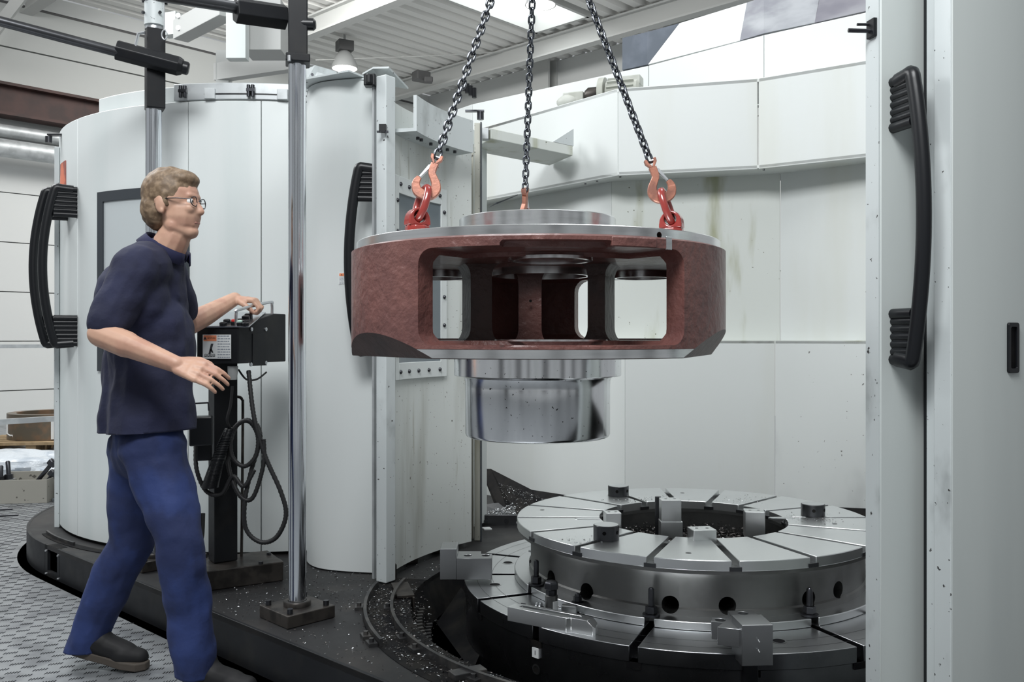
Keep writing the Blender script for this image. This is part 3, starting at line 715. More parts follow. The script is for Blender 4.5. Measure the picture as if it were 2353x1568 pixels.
# ================================================================== CORNER PANEL between the two stations
cp = thing('corner_panel', 'tall white rounded sheet-metal corner panel with a warning sticker, right of the front chrome column', 'machine panel', (-.8, 4.05, ZP))
cpts = spline([Vector((-1.02, 4.60, 0)), Vector((-.972, 4.30, 0)), Vector((-.945, 4.16, 0)), Vector((-.875, 4.055, 0)), Vector((-.76, 4.00, 0)), Vector((-.600, 3.965, 0))], 6)
m = MB(); 
def ribbon(pts, th, z0, z1):
    m = MB(); n = len(pts); vs = []
    for i, p in enumerate(pts):
        t = (pts[min(i+1, n-1)]-pts[max(i-1, 0)]).normalized(); nn = Vector((-t.y, t.x, 0))
        for q, z in ((p, z0), (p, z1), (p+nn*th, z1), (p+nn*th, z0)): vs.append((q.x, q.y, z))
    fs = []
    for i in range(n-1):
        for a in range(4): b = (a+1) % 4; fs.append((i*4+a, (i+1)*4+a, (i+1)*4+b, i*4+b))
    fs += [(0, 1, 2, 3), tuple((n-1)*4+k for k in (3, 2, 1, 0))]
    return m.add(vs, fs)
ribbon(cpts, .025, ZP+.004, 2.345).build('panel', 'white_panel', cp, smooth=40, bevel=.003)
m = MB(); bar(m, P(700, 196, 4.15), P(835, 180, 3.98), .20, .008); m.build('top_flange', 'white_worn', cp)
m = MB(); m.add([tuple(P(688, 166, 4.2)), tuple(P(724, 150, 4.1)), tuple(P(835, 183, 3.97)), tuple(P(724, 202, 4.08)), tuple(P(688, 214, 4.2))], [(0, 1, 2, 3, 4)])
o = m.build('bracket', 'white_worn', cp); sm = o.modifiers.new('s', 'SOLIDIFY'); sm.thickness = .012
for px, py in ((718, 172), (705, 187), (738, 178)):
    p = P(px, py, 4.06); m = MB(); m.lathe([(.007, 0), (.007, .006)], 6, frame_m(p, (1, 0, 0), (0, -1, 0))); m.build('bolt', 'bolt_black', cp)
# warning sticker on its face (plane through the last straight stretch)
a_, b_ = Vector((-.76, 4.00, 0)), Vector((-.600, 3.965, 0)); fd = (b_-a_).normalized(); fn = Vector((fd.y, -fd.x, 0))
sp = P(803, 640, 4.005)
tt = ((sp-a_).dot(fd)); sp = a_+fd*tt; sp.z = 1.46
def sticker(parent, o, xdir, ndir, w_, h_, head, rows, seedk=1, headw=1.0, figure=False):
    M = frame_m(o, xdir, ndir); s = MB(); s.box((0, 0, .0008), (w_, h_, .0012), M=M); st = s.build('sticker', 'sticker_white', parent)
    hh = h_*(.27 if not figure else .26); hw = w_*headw
    s = MB(); s.box((-(w_-hw)/2+.001, h_/2-hh/2-.002, .0018), (hw-.005, hh-.002, .0008), M=M); s.build('sticker_header', 'sticker_orange', st)
    s = MB(); cx = -(w_)/2+hw*.17; cy = h_/2-hh/2-.002; k = hh*.28
    s.add([(cx-k, cy-k*.8, .0024), (cx+k, cy-k*.8, .0024), (cx, cy+k, .0024)], [(0, 1, 2)], M); s.build('warning_triangle', 'ink', st)
    text(head, 'sticker_word', hh*.62, M @ Matrix.Translation((-(w_)/2+hw*.63, cy, .0023)), 'ink', st, maxw=hw*.56)
    rnd = random.Random(seedk)
    m = MB()
    x0, y0, y1 = (-w_/2+.004, h_/2-hh-.006, -h_/2+.004) if not figure else (-w_/2+hw+.003, h_/2-.006, -h_/2+.006)
    for k in range(rows):
        y = y0+(y1-y0)*k/max(1, rows-1); x = x0
        while x < w_/2-.006:
            L_ = min(rnd.uniform(.004, .012), w_/2-.004-x); m.box((x+L_/2, y, .0018), (L_, (y0-y1)/rows*.42, .0004), M=M); x += L_+.002
    o = m.build('sticker_print', 'ink_grey', st); tag(o, kind='stuff')
    return st, M
sticker(cp, sp+fn*.001, fd, fn, .09, .052, 'WARNING', 6, 3)
st2 = a_+fd*(-.19); st2 = Vector((-.944, 4.15, 1.44)); 
# ================================================================== CURVED SLIDING DOOR (open, seen from inside) with post
sd = thing('curved_sliding_door', 'open white curved door with bolted window and black bow handle, behind the red casting', 'machine door', tuple(pol(T, 1.27, -99, ZP)))
RS = 1.27; aP = -98.6
af = hit(1078, T, RS, True)
af = -133.5
m = MB(); m.arcbox(T, RS, RS+.02, aP-1, af, ZP+.03, 2.22, 26); m.build('curved_panel', 'white_grimy', sd, smooth=40)
# post: outer strip, face and top plate
pp0 = PX(866, 3.83); pp1 = PX(894, 3.79)
m = MB(); c = (pp0+pp1)/2; bar_a = atan2((pp1-pp0).y, (pp1-pp0).x)
m.box((c.x+.008, c.y+.03, 1.235), ((pp1-pp0).length-.012, .06, 2.15), bar_a); m.build('door_post', 'white_worn', sd, bevel=.004)
m = MB(); m.box((pp0.x-.002, pp0.y+.03, 1.235), (.010, .055, 2.13), bar_a); m.build('post_edge', 'galvanised', sd)
p = P(879, 294, 3.776); m = MB(); m.box((p.x, p.y+.012, p.z), (.030, .03, .032)); m.build('latch_socket', 'plastic_black', sd)
for dx in (-1, 1): m = MB(); m.box((p.x+dx*.018, p.y+.003, p.z-.016), (.012, .012, .008)); m.build('latch_tab', 'bolt_black', sd)
m = MB(); m.add([tuple(P(832, 172, 3.9)), tuple(P(857, 158, 3.86)), tuple(P(893, 157, 3.80)), tuple(P(938, 205, 4.05)), tuple(P(880, 195, 4.2))], [(0, 1, 2, 3, 4)])
o = m.build('top_plate', 'white_worn', sd); s_ = o.modifiers.new('s', 'SOLIDIFY'); s_.thickness = .008
m = MB(); p = P(851, 186, 3.84); m.box(tuple(p), (.05, .05, .05)); m.cyl(p+Vector((0, -.03, -.02)), .014, .04, 10); m.build('roller_unit', 'plastic_black', sd, bevel=.004)
# curved channel rail along the inside top
aR0, aR1 = hit(912, T, 1.25, True), -128.6
m = MB(); m.arcbox(T, 1.16, 1.175, aR0, aR1, 2.10, 2.24, 22); m.build('rail_web', 'white_worn', sd, smooth=40)
m = MB(); m.arcbox(T, 1.16, 1.27, aR0, aR1, 2.085, 2.10, 22); m.build('rail_floor', 'white_worn', sd, smooth=40)
for px, py in ((960, 262), (990, 273), (1028, 282), (968, 253), (1045, 284)):
    a = hit(px, T, 1.2, True); p = pol(T, 1.20, a, 2.083); m = MB(); m.cyl(p-Vector((0, 0, .01)), .008, .012, 8); m.build('bolt', 'bolt_black', sd)
for k in range(4):
    p = P(1066+k*8, 210+k*5, 4.62); m = MB(); m.cyl(p, .012, .05, 8, None); m.build('roller', 'plastic_black', sd, smooth=40)
p = P(1104, 262, 4.75); m = MB(); m.cyl(p-Vector((0, 0, .03)), .018, .04, 10); m.box(tuple(p+Vector((-.03, 0, .015))), (.10, .03, .008)); m.build('roller', 'bolt_black', sd, smooth=40)
# window in the door: raised white frame, dark pane, row of bolts
wa0, wa1 = hit(902, T, RS, True), hit(1022, T, RS, True); wz0, wz1 = 1.012, 1.905
def zat(px, py):
    a = hit(px, T, RS, True); p = pol(T, RS, a); return H-(py-HY)/F*p.y
dz = 2.0
for a0, a1, z0, z1 in ((wa0, wa0-2.0, wz0, wz1), (wa1+2.0, wa1, wz0, wz1), (wa0-2.0, wa1+2.0, wz1-.075, wz1), (wa0-2.0, wa1+2.0, wz0, wz0+.075)):
    m = MB(); m.arcbox(T, RS-.014, RS+.002, a0, a1, z0, z1, 8); m.build('window_frame', 'white_panel', sd, smooth=40, bevel=.002)
m = MB(); m.arcbox(T, RS-.008, RS+.003, wa0-2.0, wa1+2.0, wz0+.075, wz1-.075, 10); m.build('pane', 'glass_dark', sd, smooth=40)
bolts = []
for k in range(5): bolts.append((wa0+(wa1-wa0)*(.12+.76*k/4), wz0+.035)); bolts.append((wa0+(wa1-wa0)*(.12+.76*k/4), wz1-.035))
for k in range(6): z = wz0+.11+(wz1-wz0-.22)*k/5; bolts.append((wa0-1.0, z)); bolts.append((wa1+1.0, z))
for a, z in bolts:
    n_ = -pol((0, 0), 1, a); p = pol(T, RS-.014, a, z); m = MB(); m.lathe([(.0095, 0), (.0095, .004), (.006, .008)], 10, frame_m(p, (0, 0, 1), n_)); m.build('bolt', 'bolt_black', sd, smooth=40)
# handle on the outside of the post
hb = PX(866, 3.86); handle(sd, (hb.x, hb.y), (-.97, -.12), 1.13, 1.935, .118)
# far posts of the door run
for px0, px1, Y, mt, z0, z1, nm in ((1072, 1088, 4.66, 'post_dirty', ZP, 2.2, 'far_post'), (1090, 1103, 4.62, 'post_dirty', ZP, 2.30, 'far_post'), (1103.5, 1107, 4.60, 'dark_gasket', ZP, 2.30, 'post_seal')):
    a, b = PX(px0, Y), PX(px1, Y); m = MB(); m.box(((a.x+b.x)/2, Y+.02, (z0+z1)/2), (b.x-a.x, .04, z1-z0)); m.build(nm, mt, sd, bevel=.002)

# ================================================================== MACHINE HOUSING (back)
hs = thing('machine_housing', 'large faceted white machine housing behind the turntable', 'machine housing', (.9, 5.2, 0))
def facets(cols, z0, z1, th, mats, name, gap=.004, bevel=.004, parent=hs):
    for k, (a, b) in enumerate(zip(cols[:-1], cols[1:])):
        a = Vector(a); b = Vector(b); d = (b-a).normalized(); n = Vector((-d.y, d.x))
        a2, b2 = a+d*gap/2, b-d*gap/2
        m = MB(); m.prism([tuple(a2), tuple(b2), tuple(b2+n*th), tuple(a2+n*th)], z0, z1); m.build(name, mats if isinstance(mats, str) else mats[k], parent, bevel=bevel)
zb0, zb1 = 2.105, 2.595
band = [PX(1040, 6.35), PX(1107, 6.0), PX(1420, 5.05), PX(1742, 4.85), PX(2003, 4.52), PX(2160, 4.1)]
facets(band, zb0, zb1, .05, 'white_housing', 'band_panel')
# underside and top of the band
back_off = lambda pts, o: [Vector(p)+Vector((.15*o, o)) for p in pts]
poly = [tuple(p) for p in band]+[tuple(p) for p in reversed(back_off(band, .5))]
polyslab(poly, zb0+.006, zb0+.02, 'band_underside', 'white_housing', hs)
polyslab(poly, zb1-.02, zb1-.004, 'band_top', 'white_housing', hs)
up = [PX(1000, 7.3), PX(1085, 6.9), PX(1490, 5.92), PX(1755, 5.32), PX(2003, 4.93), PX(2200, 4.6)]
facets(up, zb1-.02, 2.985, .05, 'white_housing', 'upper_panel')
# printed fascia on top
gl = PX(1430, 6.05); g1 = PX(1487, 5.93); g2 = PX(1560, 5.77); g3 = PX(1700, 5.45); g4 = PX(1755, 5.32); g5 = PX(1872, 5.14); g6 = PX(2060, 4.85)
offv = Vector((.02, .04))
zg0, zg1 = 2.995, 3.21
def fascia(poly_xyz, name, mat_):
    n = len(poly_xyz); m = MB(); bk = Vector((.012, .03, 0))
    m.add([tuple(p) for p in poly_xyz]+[tuple(p+bk) for p in poly_xyz], [tuple(range(n)), tuple(range(2*n-1, n-1, -1))]+[(i, (i+1) % n, n+(i+1) % n, n+i) for i in range(n)])
    return m.build(name, mat_, hs)
v3 = lambda p, z: Vector((p.x, p.y, z))
def zrow(py, Y): return H-(py-HY)/F*Y
fascia([v3(gl, zg0), v3(g1, zg0), v3(g1, zg1), v3(gl, zg1)], 'fascia_print', 'print_dark')
fascia([v3(g1, zg0), v3(g1.lerp(g2, .02), zg0), v3(g2, zg1), v3(g1, zg1)], 'fascia_print', 'print_dark')
fascia([v3(g1.lerp(g2, .03), zg0), v3(g3, zg0), v3(g3.lerp(g4, .3), zg1), v3(g2.lerp(g3, .01), zg1)], 'fascia_print', 'print_white')
fascia([v3(g3, zg0), v3(g4, zg0), v3(g4, zg1), v3(g3.lerp(g4, .3), zg1)], 'fascia_print', 'print_cloud')
fascia([v3(g4, zg0), v3(g5, zg0), v3(g5.lerp(g6, .15), zg1+.12), v3(g4, zg1+.12)], 'fascia_print', 'print_cloud')
fascia([v3(g5, zg0), v3(g6, zg0), v3(g6, zg1+.12), v3(g5.lerp(g6, .16), zg1+.12)], 'fascia_print', 'print_cloud_purple')
# upper inner wall (set back) and lower inner wall (proud, with ledge)
in_u = [PX(1040, 6.6), PX(1107, 6.25), PX(1405, 5.28), PX(1793, 5.02), PX(2003, 4.70), PX(2160, 4.25)]
facets(in_u, 1.17, zb0+.01, .04, ['white_housing', 'white_housing', 'white_stained', 'white_housing', 'white_housing'], 'inner_wall_panel', .003, .002)
in_l = [PX(1107, 6.0), PX(1436, 5.12), PX(1781, 4.93), PX(2003, 4.60), PX(2160, 4.15)]
facets(in_l, -.25, 1.18, .04, ['white_housing', 'white_housing', 'white_smudged', 'white_smudged'], 'lower_wall_panel', .003, .002)
m = MB(); m.prism([tuple(p) for p in in_l]+[tuple(p) for p in reversed(in_u[1:])], 1.165, 1.182); m.build('ledge', 'white_stained', hs)
m = MB(); m.add([tuple(P(1122, 478, 5.6)), tuple(P(1140, 466, 5.6)), tuple(P(1190, 447, 5.4)), tuple(P(1190, 449, 5.4)), tuple(P(1142, 469, 5.6))], [(0, 1, 2, 3, 4)]); m.build('joint_line', 'dark_gasket', hs)
for px, py in ((1345, 424), (1372, 418), (1425, 408), (1755, 392)):
    Y = 5.1 if px < 1500 else 4.86
    p = P(px, py, Y-.02); m = MB(); m.cyl(p, .006, .006, 8); m.build('screw', 'bolt_black', hs)
# black chip guards below the lower walls
m = MB()
gp = [P(1104, 1078, 5.8), P(1128, 1078, 5.72), P(1222, 1126, 5.4), P(1300, 1138, 5.2), P(1460, 1150, 5.0), P(1800, 1160, 4.86), P(2010, 1170, 4.55), P(2140, 1180, 4.2)]
lo = [pol(T, 1.04, a, -.2) for a in (-146, -150, -156, -162, 178, 150, 128, 112)]
vs = [tuple(v) for v in gp]+[tuple(v) for v in lo]; n = len(gp)
m.add(vs, [(i, i+1, n+i+1, n+i) for i in range(n-1)]); m.build('chip_guard', 'pit_black', hs)
def chip_slope(rnd):
    t = rnd.random(); a = gp[1].lerp(gp[3], t); b = lo[1].lerp(lo[3], t); s = rnd.random()**1.6
    p = a.lerp(b, .12+.7*s); return (p.x+rnd.uniform(-.01, .01), p.y-.004, p.z+.006)
chips(1500, chip_slope, 'guard_chips', None, hs, share=.7, smax=.004)
# chip conveyor pieces left of the table
r = thing('chip_conveyor', 'grey bolted chip conveyor end filled with bright chips behind the door post', 'conveyor', tuple(P(1160, 1200, 5.0)))
m = MB(); a, b = P(1108, 1200, 5.0), P(1200, 1200, 5.0)
m.box((-.02, 5.0, .17), (.36, .02, .09)); m.build('side_plate', 'steel_dark', r, bevel=.003)
for px in (1117, 1163): p = P(px, 1198, 4.985); m = MB(); m.lathe([(.012, 0), (.012, .006)], 12, frame_m(p, (1, 0, 0), (0, -1, 0))); m.build('bolt', 'bolt_black', r)
m = MB(); m.add([tuple(P(1108, 1160, 5.25)), tuple(P(1145, 1156, 5.25)), tuple(P(1190, 1190, 5.05)), tuple(P(1108, 1192, 5.05))], [(0, 1, 2, 3)]); o = m.build('tray', 'steel_dark', r); s = o.modifiers.new('s', 'SOLIDIFY'); s.thickness = .01
m = MB(); m.box(tuple(P(1119, 1224, 4.9)), (.045, .05, .05), .3); m.build('stop_block', 'sticker_white', r, bevel=.003)
m = MB(); m.box(tuple(P(1160, 1240, 4.9)), (.20, .06, .07), .1); m.build('lower_box', 'plate_oily', r, bevel=.003)
def chip_tray(rnd):
    p = P(1110, 1188, 5.1).lerp(P(1185, 1190, 5.04), rnd.random()); h_ = rnd.random()**2*.06*max(.15, 1-abs((p.x-.0))*5); return (p.x, p.y+rnd.uniform(-.02, .10), p.z+h_)
chips(900, chip_tray, 'tray_chips', None, r, share=.9, smax=.006)
# shelf arm standing out from the band
r = thing('cable_arm', 'grey-white sheet-metal arm sticking out of the housing behind the middle chain', 'bracket arm', tuple(P(1220, 330, 4.95)))
A1, B1 = P(1128, 295, 4.72), P(1316, 338, 5.16); hgt = .055
def arm_pts(off, z): return [Vector((A1.x, A1.y, 0))+off+Vector((0, 0, z)), Vector((B1.x, B1.y, 0))+off+Vector((0, 0, z))]
dv = Vector((-.12, .30, 0))
m = MB(); za = 2.295
q = arm_pts(Vector(), za-hgt)+arm_pts(dv, za-hgt)[::-1]; q2 = arm_pts(Vector(), za)+arm_pts(dv, za)[::-1]
m.add([tuple(v) for v in q+q2], [(0, 1, 2, 3), (7, 6, 5, 4), (0, 4, 5, 1), (1, 5, 6, 2), (2, 6, 7, 3), (3, 7, 4, 0)]); m.build('arm_channel', 'white_stained', r, bevel=.003)
p0, p1 = Vector(arm_pts(Vector((0, .01, 0)), za)[1]), Vector(arm_pts(Vector((0, .01, 0)), za)[0])
dirn = (p1-p0).normalized()
m = MB(); m.add([tuple(p0), tuple(p0+dirn*.17), tuple(p0+Vector((0, 0, .10)))], [(0, 1, 2)]); o = m.build('gusset', 'white_worn', r); s = o.modifiers.new('s', 'SOLIDIFY'); s.thickness = .008
for k in (1, 2):
    q0 = p0+Vector((-.03*k, .10*k, 0)); m = MB(); m.add([tuple(q0), tuple(q0+dirn*.14), tuple(q0+Vector((0, 0, .085)))], [(0, 1, 2)]); o = m.build('gusset', 'white_worn', r); s = o.modifiers.new('s', 'SOLIDIFY'); s.thickness = .008
m = MB(); pe = P(1113, 317, 4.72); m.box((pe.x+.005, pe.y+.02, za-hgt/2), (.035, .05, hgt+.004)); m.build('end_cap', 'galvanised', r, bevel=.002)
# electric motor on the band top
mo = P(1430, 195, 5.45); mo.z = zb1
r = thing('gear_motor', 'pale grey finned electric motor lying on the housing ledge behind the right chain', 'motor', tuple(mo))
dm = Vector((.93, -.36, 0)).normalized(); Mm = frame_m(mo+Vector((0, 0, .085)), Vector((0, 0, 1)), dm)
m = MB(); m.lathe([(.055, -.10), (.075, -.09), (.075, .10), (.06, .115)], 24, Mm); m.build('motor_body', 'motor_grey', r, smooth=40)
for k in range(14):
    a = 2*pi*k/14; m = MB(); m.box((.08*cos(a), .08*sin(a), 0), (.018, .005, .17), M=Mm @ Matrix.Rotation(0, 4, 'Z')) if False else m.add([(.07*cos(a-.03), .07*sin(a-.03), -.08), (.092*cos(a-.03), .092*sin(a-.03), -.08), (.092*cos(a+.03), .092*sin(a+.03), -.08), (.07*cos(a+.03), .07*sin(a+.03), -.08), (.07*cos(a-.03), .07*sin(a-.03), .085), (.092*cos(a-.03), .092*sin(a-.03), .085), (.092*cos(a+.03), .092*sin(a+.03), .085), (.07*cos(a+.03), .07*sin(a+.03), .085)], [(0, 1, 5, 4), (1, 2, 6, 5), (2, 3, 7, 6), (4, 5, 6, 7), (0, 3, 2, 1)], Mm); m.build('cooling_fin', 'motor_grey', r)
m = MB(); m.box(tuple(mo+Vector((.06, -.02, .145))), (.11, .10, .055), atan2(dm.y, dm.x)); m.build('terminal_box', 'motor_grey', r, bevel=.004)
m = MB(); m.lathe([(.10, -.135), (.10, -.10)], 24, Mm); m.build('end_flange', 'motor_grey', r, smooth=40)
m = MB(); m.lathe([(.035, -.23), (.05, -.21), (.05, -.135)], 18, Mm); m.build('coupling', 'plate_oily', r, smooth=40)
m = MB(); c = mo-dm*.33+Vector((0, 0, .055)); m.ball(tuple(c), (.085, .06, .05)); m.box(tuple(c+Vector((.03, 0, .01))), (.13, .10, .09), atan2(dm.y, dm.x)); m.build('gearbox', 'motor_grey', r, smooth=40, bevel=.006)
m = MB(); m.tube(spline([mo-dm*.40+Vector((.03, -.03, .012)), mo-dm*.30+Vector((0, -.08, .02)), mo-dm*.20+Vector((0, -.07, .03))], 6), .012, 8); m.build('hose', 'rubber', r, smooth=40)
m = MB(); m.box(tuple(mo+Vector((0, 0, .01))), (.26, .12, .02), atan2(dm.y, dm.x)); m.build('foot', 'motor_grey', r)

# ================================================================== RIGHT DOOR AND OUTER PANEL
rd = thing('right_sliding_door', 'grey-white curved machine door with long black bow handle at right', 'machine door', tuple(pol(T, 1.2, 14, 0)))
RO = 1.219; aD0 = 12.6; aD1 = 20.4
m = MB(); m.arcbox(T, RO-.055, RO, aD0+.05, 40, .02, 2.75, 20); m.build('door_skin', 'door_grey', rd, smooth=40, bevel=.003)
m = MB(); m.arcbox(T, RO-.062, RO-.004, aD0-.12, aD0+.04, .02, 2.75, 2); m.build('edge_strip', 'white_worn', rd)
p = pol(T, RO-.03, aD0-.14, 2.035)
m = MB(); m.box(tuple(p+Vector((.006, 0, .0))), (.03, .035, .05), .2); m.build('latch_block', 'plastic_black', rd, bevel=.002)
m = MB(); m.tube([p+Vector((0, 0, -.006)), p+Vector((-.066, 0, -.004))], .006, 8); m.tube([p+Vector((0, .006, .014)), p+Vector((-.04, .006, .014))], .004, 8); m.build('latch_pin', 'bolt_black', rd, smooth=40)
ahr = hit(2052, T, RO); hb = pol(T, RO, ahr); nn = pol((0, 0), 1, ahr)
handle(rd, (hb.x, hb.y), (nn.x, nn.y), 1.128, 1.895, .12)
op = thing('fixed_side_panel', 'grey outer machine panel with recessed black pull at the right edge', 'machine panel', tuple(pol(T, 1.36, 20, 0)))
aO = 17.25
m = MB(); m.arcbox(T, 1.325, 1.36, aO+.05, 52, .02, 2.8, 24); m.build('panel', 'door_grey', op, smooth=40, bevel=.003)
m = MB(); m.arcbox(T, 1.30, 1.358, aO-.05, aO+.25, .02, 2.8, 2); m.build('edge_strip', 'white_worn', op, bevel=.002)
m = MB(); m.arcbox(T, 1.255, 1.30, aO+.75, aO+1.0, .02, 2.8, 2); m.build('inner_strip', 'white_worn', op)
m = MB(); m.arcbox(T, 1.235, 1.2545, aO+1.15, aO+30, .02, 2.8, 8); m.build('door_seal', 'plastic_black', op)
af0 = hit(2326, T, 1.36); fp = pol(T, 1.36, af0, 1.2-(800-HY)/F*2.34); fn_ = pol((0, 0), 1, af0); ft = Vector((0, 0, 1)).cross(fn_)
Mf = frame_m(fp, ft, fn_)
def rrect(w_, h_, r_, n=5):
    pts = []
    for cx_, cy_, a0 in ((w_/2-r_, h_/2-r_, 0), (-w_/2+r_, h_/2-r_, 90), (-w_/2+r_, -h_/2+r_, 180), (w_/2-r_, -h_/2+r_, 270)):
        for i in range(n+1): a = radians(a0+90*i/n); pts.append((cx_+r_*cos(a), cy_+r_*sin(a)))
    return pts
m = MB(); o1 = rrect(.043, .133, .007); i1 = rrect(.024, .109, .004); n = len(o1)
m.add([(x, y, .006) for x, y in o1]+[(x, y, .006) for x, y in i1]+[(x, y, -.002) for x, y in o1]+[(x, y, .001) for x, y in i1],
      [(i, (i+1) % n, n+(i+1) % n, n+i) for i in range(n)]+[(2*n+i, 2*n+(i+1) % n, (i+1) % n, i) for i in range(n)]+[(n+i, n+(i+1) % n, 3*n+(i+1) % n, 3*n+i) for i in range(n)], Mf); g = m.build('recessed_pull', 'plastic_black', op, bevel=.0012)
m = MB(); m.add([(x, y, .0012) for x, y in i1], [tuple(range(n))], Mf); m.build('pull_cavity', 'pit_black', g)

# ================================================================== TURNTABLE
ZTB = .252; RT = .909
tt_ = thing('turntable', 'large round slotted steel machine table at the bottom of the picture', 'machine table', (T[0], T[1], -.3))
m = MB(); m.lathe([(.30, -.40), (RT-.005, -.40), (RT-.005, ZTB-.05), (.30, ZTB-.05)], 128, Matrix.Translation((T[0], T[1], 0)), close=True); m.build('table_drum', 'steel_rim_reflection', tt_, smooth=40)
def sector(C, r0, r1, ac, half, z0, z1, slot, seg=10, lip=.0, t_z=None):
    """ring sector whose straight sides run parallel to the slots (slot width constant)"""
    m = MB(); pts_o = []; pts_i = []
    def arc(r):
        a = half-degrees(asin(min(1, slot/2/r))); return [ac-a+2*a*i/seg for i in range(seg+1)]
    o_ = [pol(C, r1, a) for a in arc(r1)]; i_ = [pol(C, r0, a) for a in arc(r0)]
    m.prism([(p.x, p.y) for p in o_]+[(p.x, p.y) for p in reversed(i_)], z0, z1); return m
for k in range(16):
    o = sector(T, .35, RT, -11.25+22.5*k, 11.25, ZTB-.05, ZTB, .026, 8).build('table_sector', ['steel_table', 'steel_rim_reflection'], tt_, smooth=30, bevel=.002)
    for p in o.data.polygons: p.material_index = 1 if abs(p.normal.z) < .5 else 0  # side faces take the steel with the painted dark reflection
for k in range(16):     # wider lower part of the T slot, seen as a notch in the rim
    a = 22.5*k; p = pol(T, RT-.0205, a, ZTB-.060); m = MB(); m.box(tuple(p), (.046, .04, .020), radians(a)); m.build('slot_mouth', 'pit_black', tt_)
for Rr in (.80, .86):
    m = MB(); m.lathe([(Rr-.0008, ZTB+.0003), (Rr+.0008, ZTB+.0003)], 128, Matrix.Translation((T[0], T[1], 0))); m.build('scribed_circle', 'steel_dark', tt_)
for a, R_ in ((-79, .80), (-96, .84), (-104, .76), (8, .80), (-100, .66+.2)):
    p = pol(T, R_, a, ZTB+.0006); m = MB(); m.lathe([(0, 0), (.022, 0)], 20, Matrix.Translation(p)); m.build('table_hole', 'pit_black', tt_); m = MB(); m.lathe([(.0195, .0003), (.024, .0003)], 20, Matrix.Translation(p)); m.build('hole_rim', 'steel_table', tt_)
aN = -45.0; p = pol(T, RT-.004, aN, .163); nn = pol((0, 0), 1, aN); ft = Vector((0, 0, 1)).cross(nn); Mn = frame_m(p, ft, nn)
m = MB(); m.box((0, 0, .003), (.028, .032, .006), M=Mn); o = m.build('number_plate', 'sticker_white', tt_); text('1', 'number', .022, Mn @ Matrix.Translation((0, 0, .0066)), 'ink', o)
p2 = pol(T, RT-.004, aN, .108); M2 = frame_m(p2, ft, nn)
m = MB(); m.lathe([(.0, .001), (.015, .001)], 20, M2); m.build('threaded_hole', 'pit_black', tt_)
for k in range(3): m = MB(); m.lathe([(.0155-.002*k, .0015+.0003*k), (.0175-.002*k, .0015+.0003*k)], 20, M2); m.build('thread', 'steel_table', tt_)
# ring fixture
fx = thing('clamping_ring', 'raised round steel clamping ring with radial slots on the turntable', 'clamping fixture', (T[0], T[1], ZTB))
C0 = Matrix.Translation((T[0], T[1], 0))
ZD = .479; R1 = .70; R0 = .368; th = .047
for k in range(8):
    m = sector(T, .60, .71, 22.5+45*k-22.5, 22.5, ZTB+.001, ZTB+.029, .03, 12); m.build('foot_flange', 'steel_table', fx, smooth=30, bevel=.003)
dr = MB(); dr.lathe([(.56, ZTB+.002), (.652, ZTB+.002), (.652, ZTB+.05), (.645, ZTB+.055), (.645, ZD-th-.03), (.655, ZD-th-.002), (.40, ZD-th-.002), (.40, ZD-th-.03), (.56, ZD-th-.05)], 96, C0, close=True)
drum = dr.build('ring_wall', 'steel_drum', fx)
hc = []
for px, py in ((1265, 1330), (1347, 1360), (1540, 1390), (1672, 1393), (1860, 1377), (1928, 1356), (1150, 1300), (2010, 1330)):
    a = hit(px, T, .648); q = pol(T, .52, a, 0); z = H-(py-HY)/F*pol(T, .648, a).y
    c = MB(); c.cyl((0, 0, 0), .029, .20, 20, frame_m((q.x, q.y, z), (0, 0, 1), pol((0, 0), 1, a))); hc.append(c)
cut(drum, hc); sharp(drum, 35)
for k in range(16):
    sector(T, R0, R1, -11.25+22.5*k, 11.25, ZD-th+.012, ZD, .024, 10).build('ring_sector', 'steel', fx, smooth=30, bevel=.0025)
m = MB(); m.lathe([(R0, ZD-th), (R1-.004, ZD-th), (R1-.004, ZD-th+.0125), (R0, ZD-th+.0125)], 96, C0, close=True); m.build('ring_base', 'steel_drum', fx, smooth=40)
for k in range(16):
    a = 22.5*k
    for R_ in (R1-.015, R0+.012): p = pol(T, R_, a, ZD-th+.020); m = MB(); m.box(tuple(p), (.040, .036, .013), radians(a)); m.build('slot_mouth', 'steel_dark', fx)
m = MB(); m.lathe([(0, ZD-.13), (.40, ZD-.13)], 48, C0); m.build('well_floor', 'pit_black', fx)
m = MB(); m.lathe([(.395, ZD-.14), (.395, ZD-th)], 64, C0, caps=False); m.build('well_wall', 'steel_drum', fx, smooth=40)
for px, py in ((1246, 1172), (1582, 1271), (1918, 1204), (1568, 1133)):
    p = PZ(px, py, ZD+.0005); m = MB(); m.lathe([(0, 0), (.010, 0)], 12, Matrix.Translation(p)); m.build('tapped_hole', 'steel_dark', fx)
def in_well(rnd):
    a = rnd.uniform(0, 360); R_ = .39*sqrt(rnd.random()); p = pol(T, R_, a, ZD-.13+rnd.random()**2*.04); return tuple(p)
chips(5200, in_well, 'well_chips', None, fx, share=.07, smin=.002, smax=.006)
def on_ring(rnd):
    c = rnd.choice([(1430, 1150), (1905, 1195), (1500, 1150), (1330, 1245), (1470, 1160), (1700, 1150), (1840, 1190)])
    p = PZ(c[0]+rnd.gauss(0, 26), c[1]+rnd.gauss(0, 6), ZD); R_ = (p.xy-Vector(T)).length
    return tuple(p) if R0+.01 < R_ < R1-.01 else None
chips(420, on_ring, 'ring_chips', None, fx, share=.4, smax=.0032)
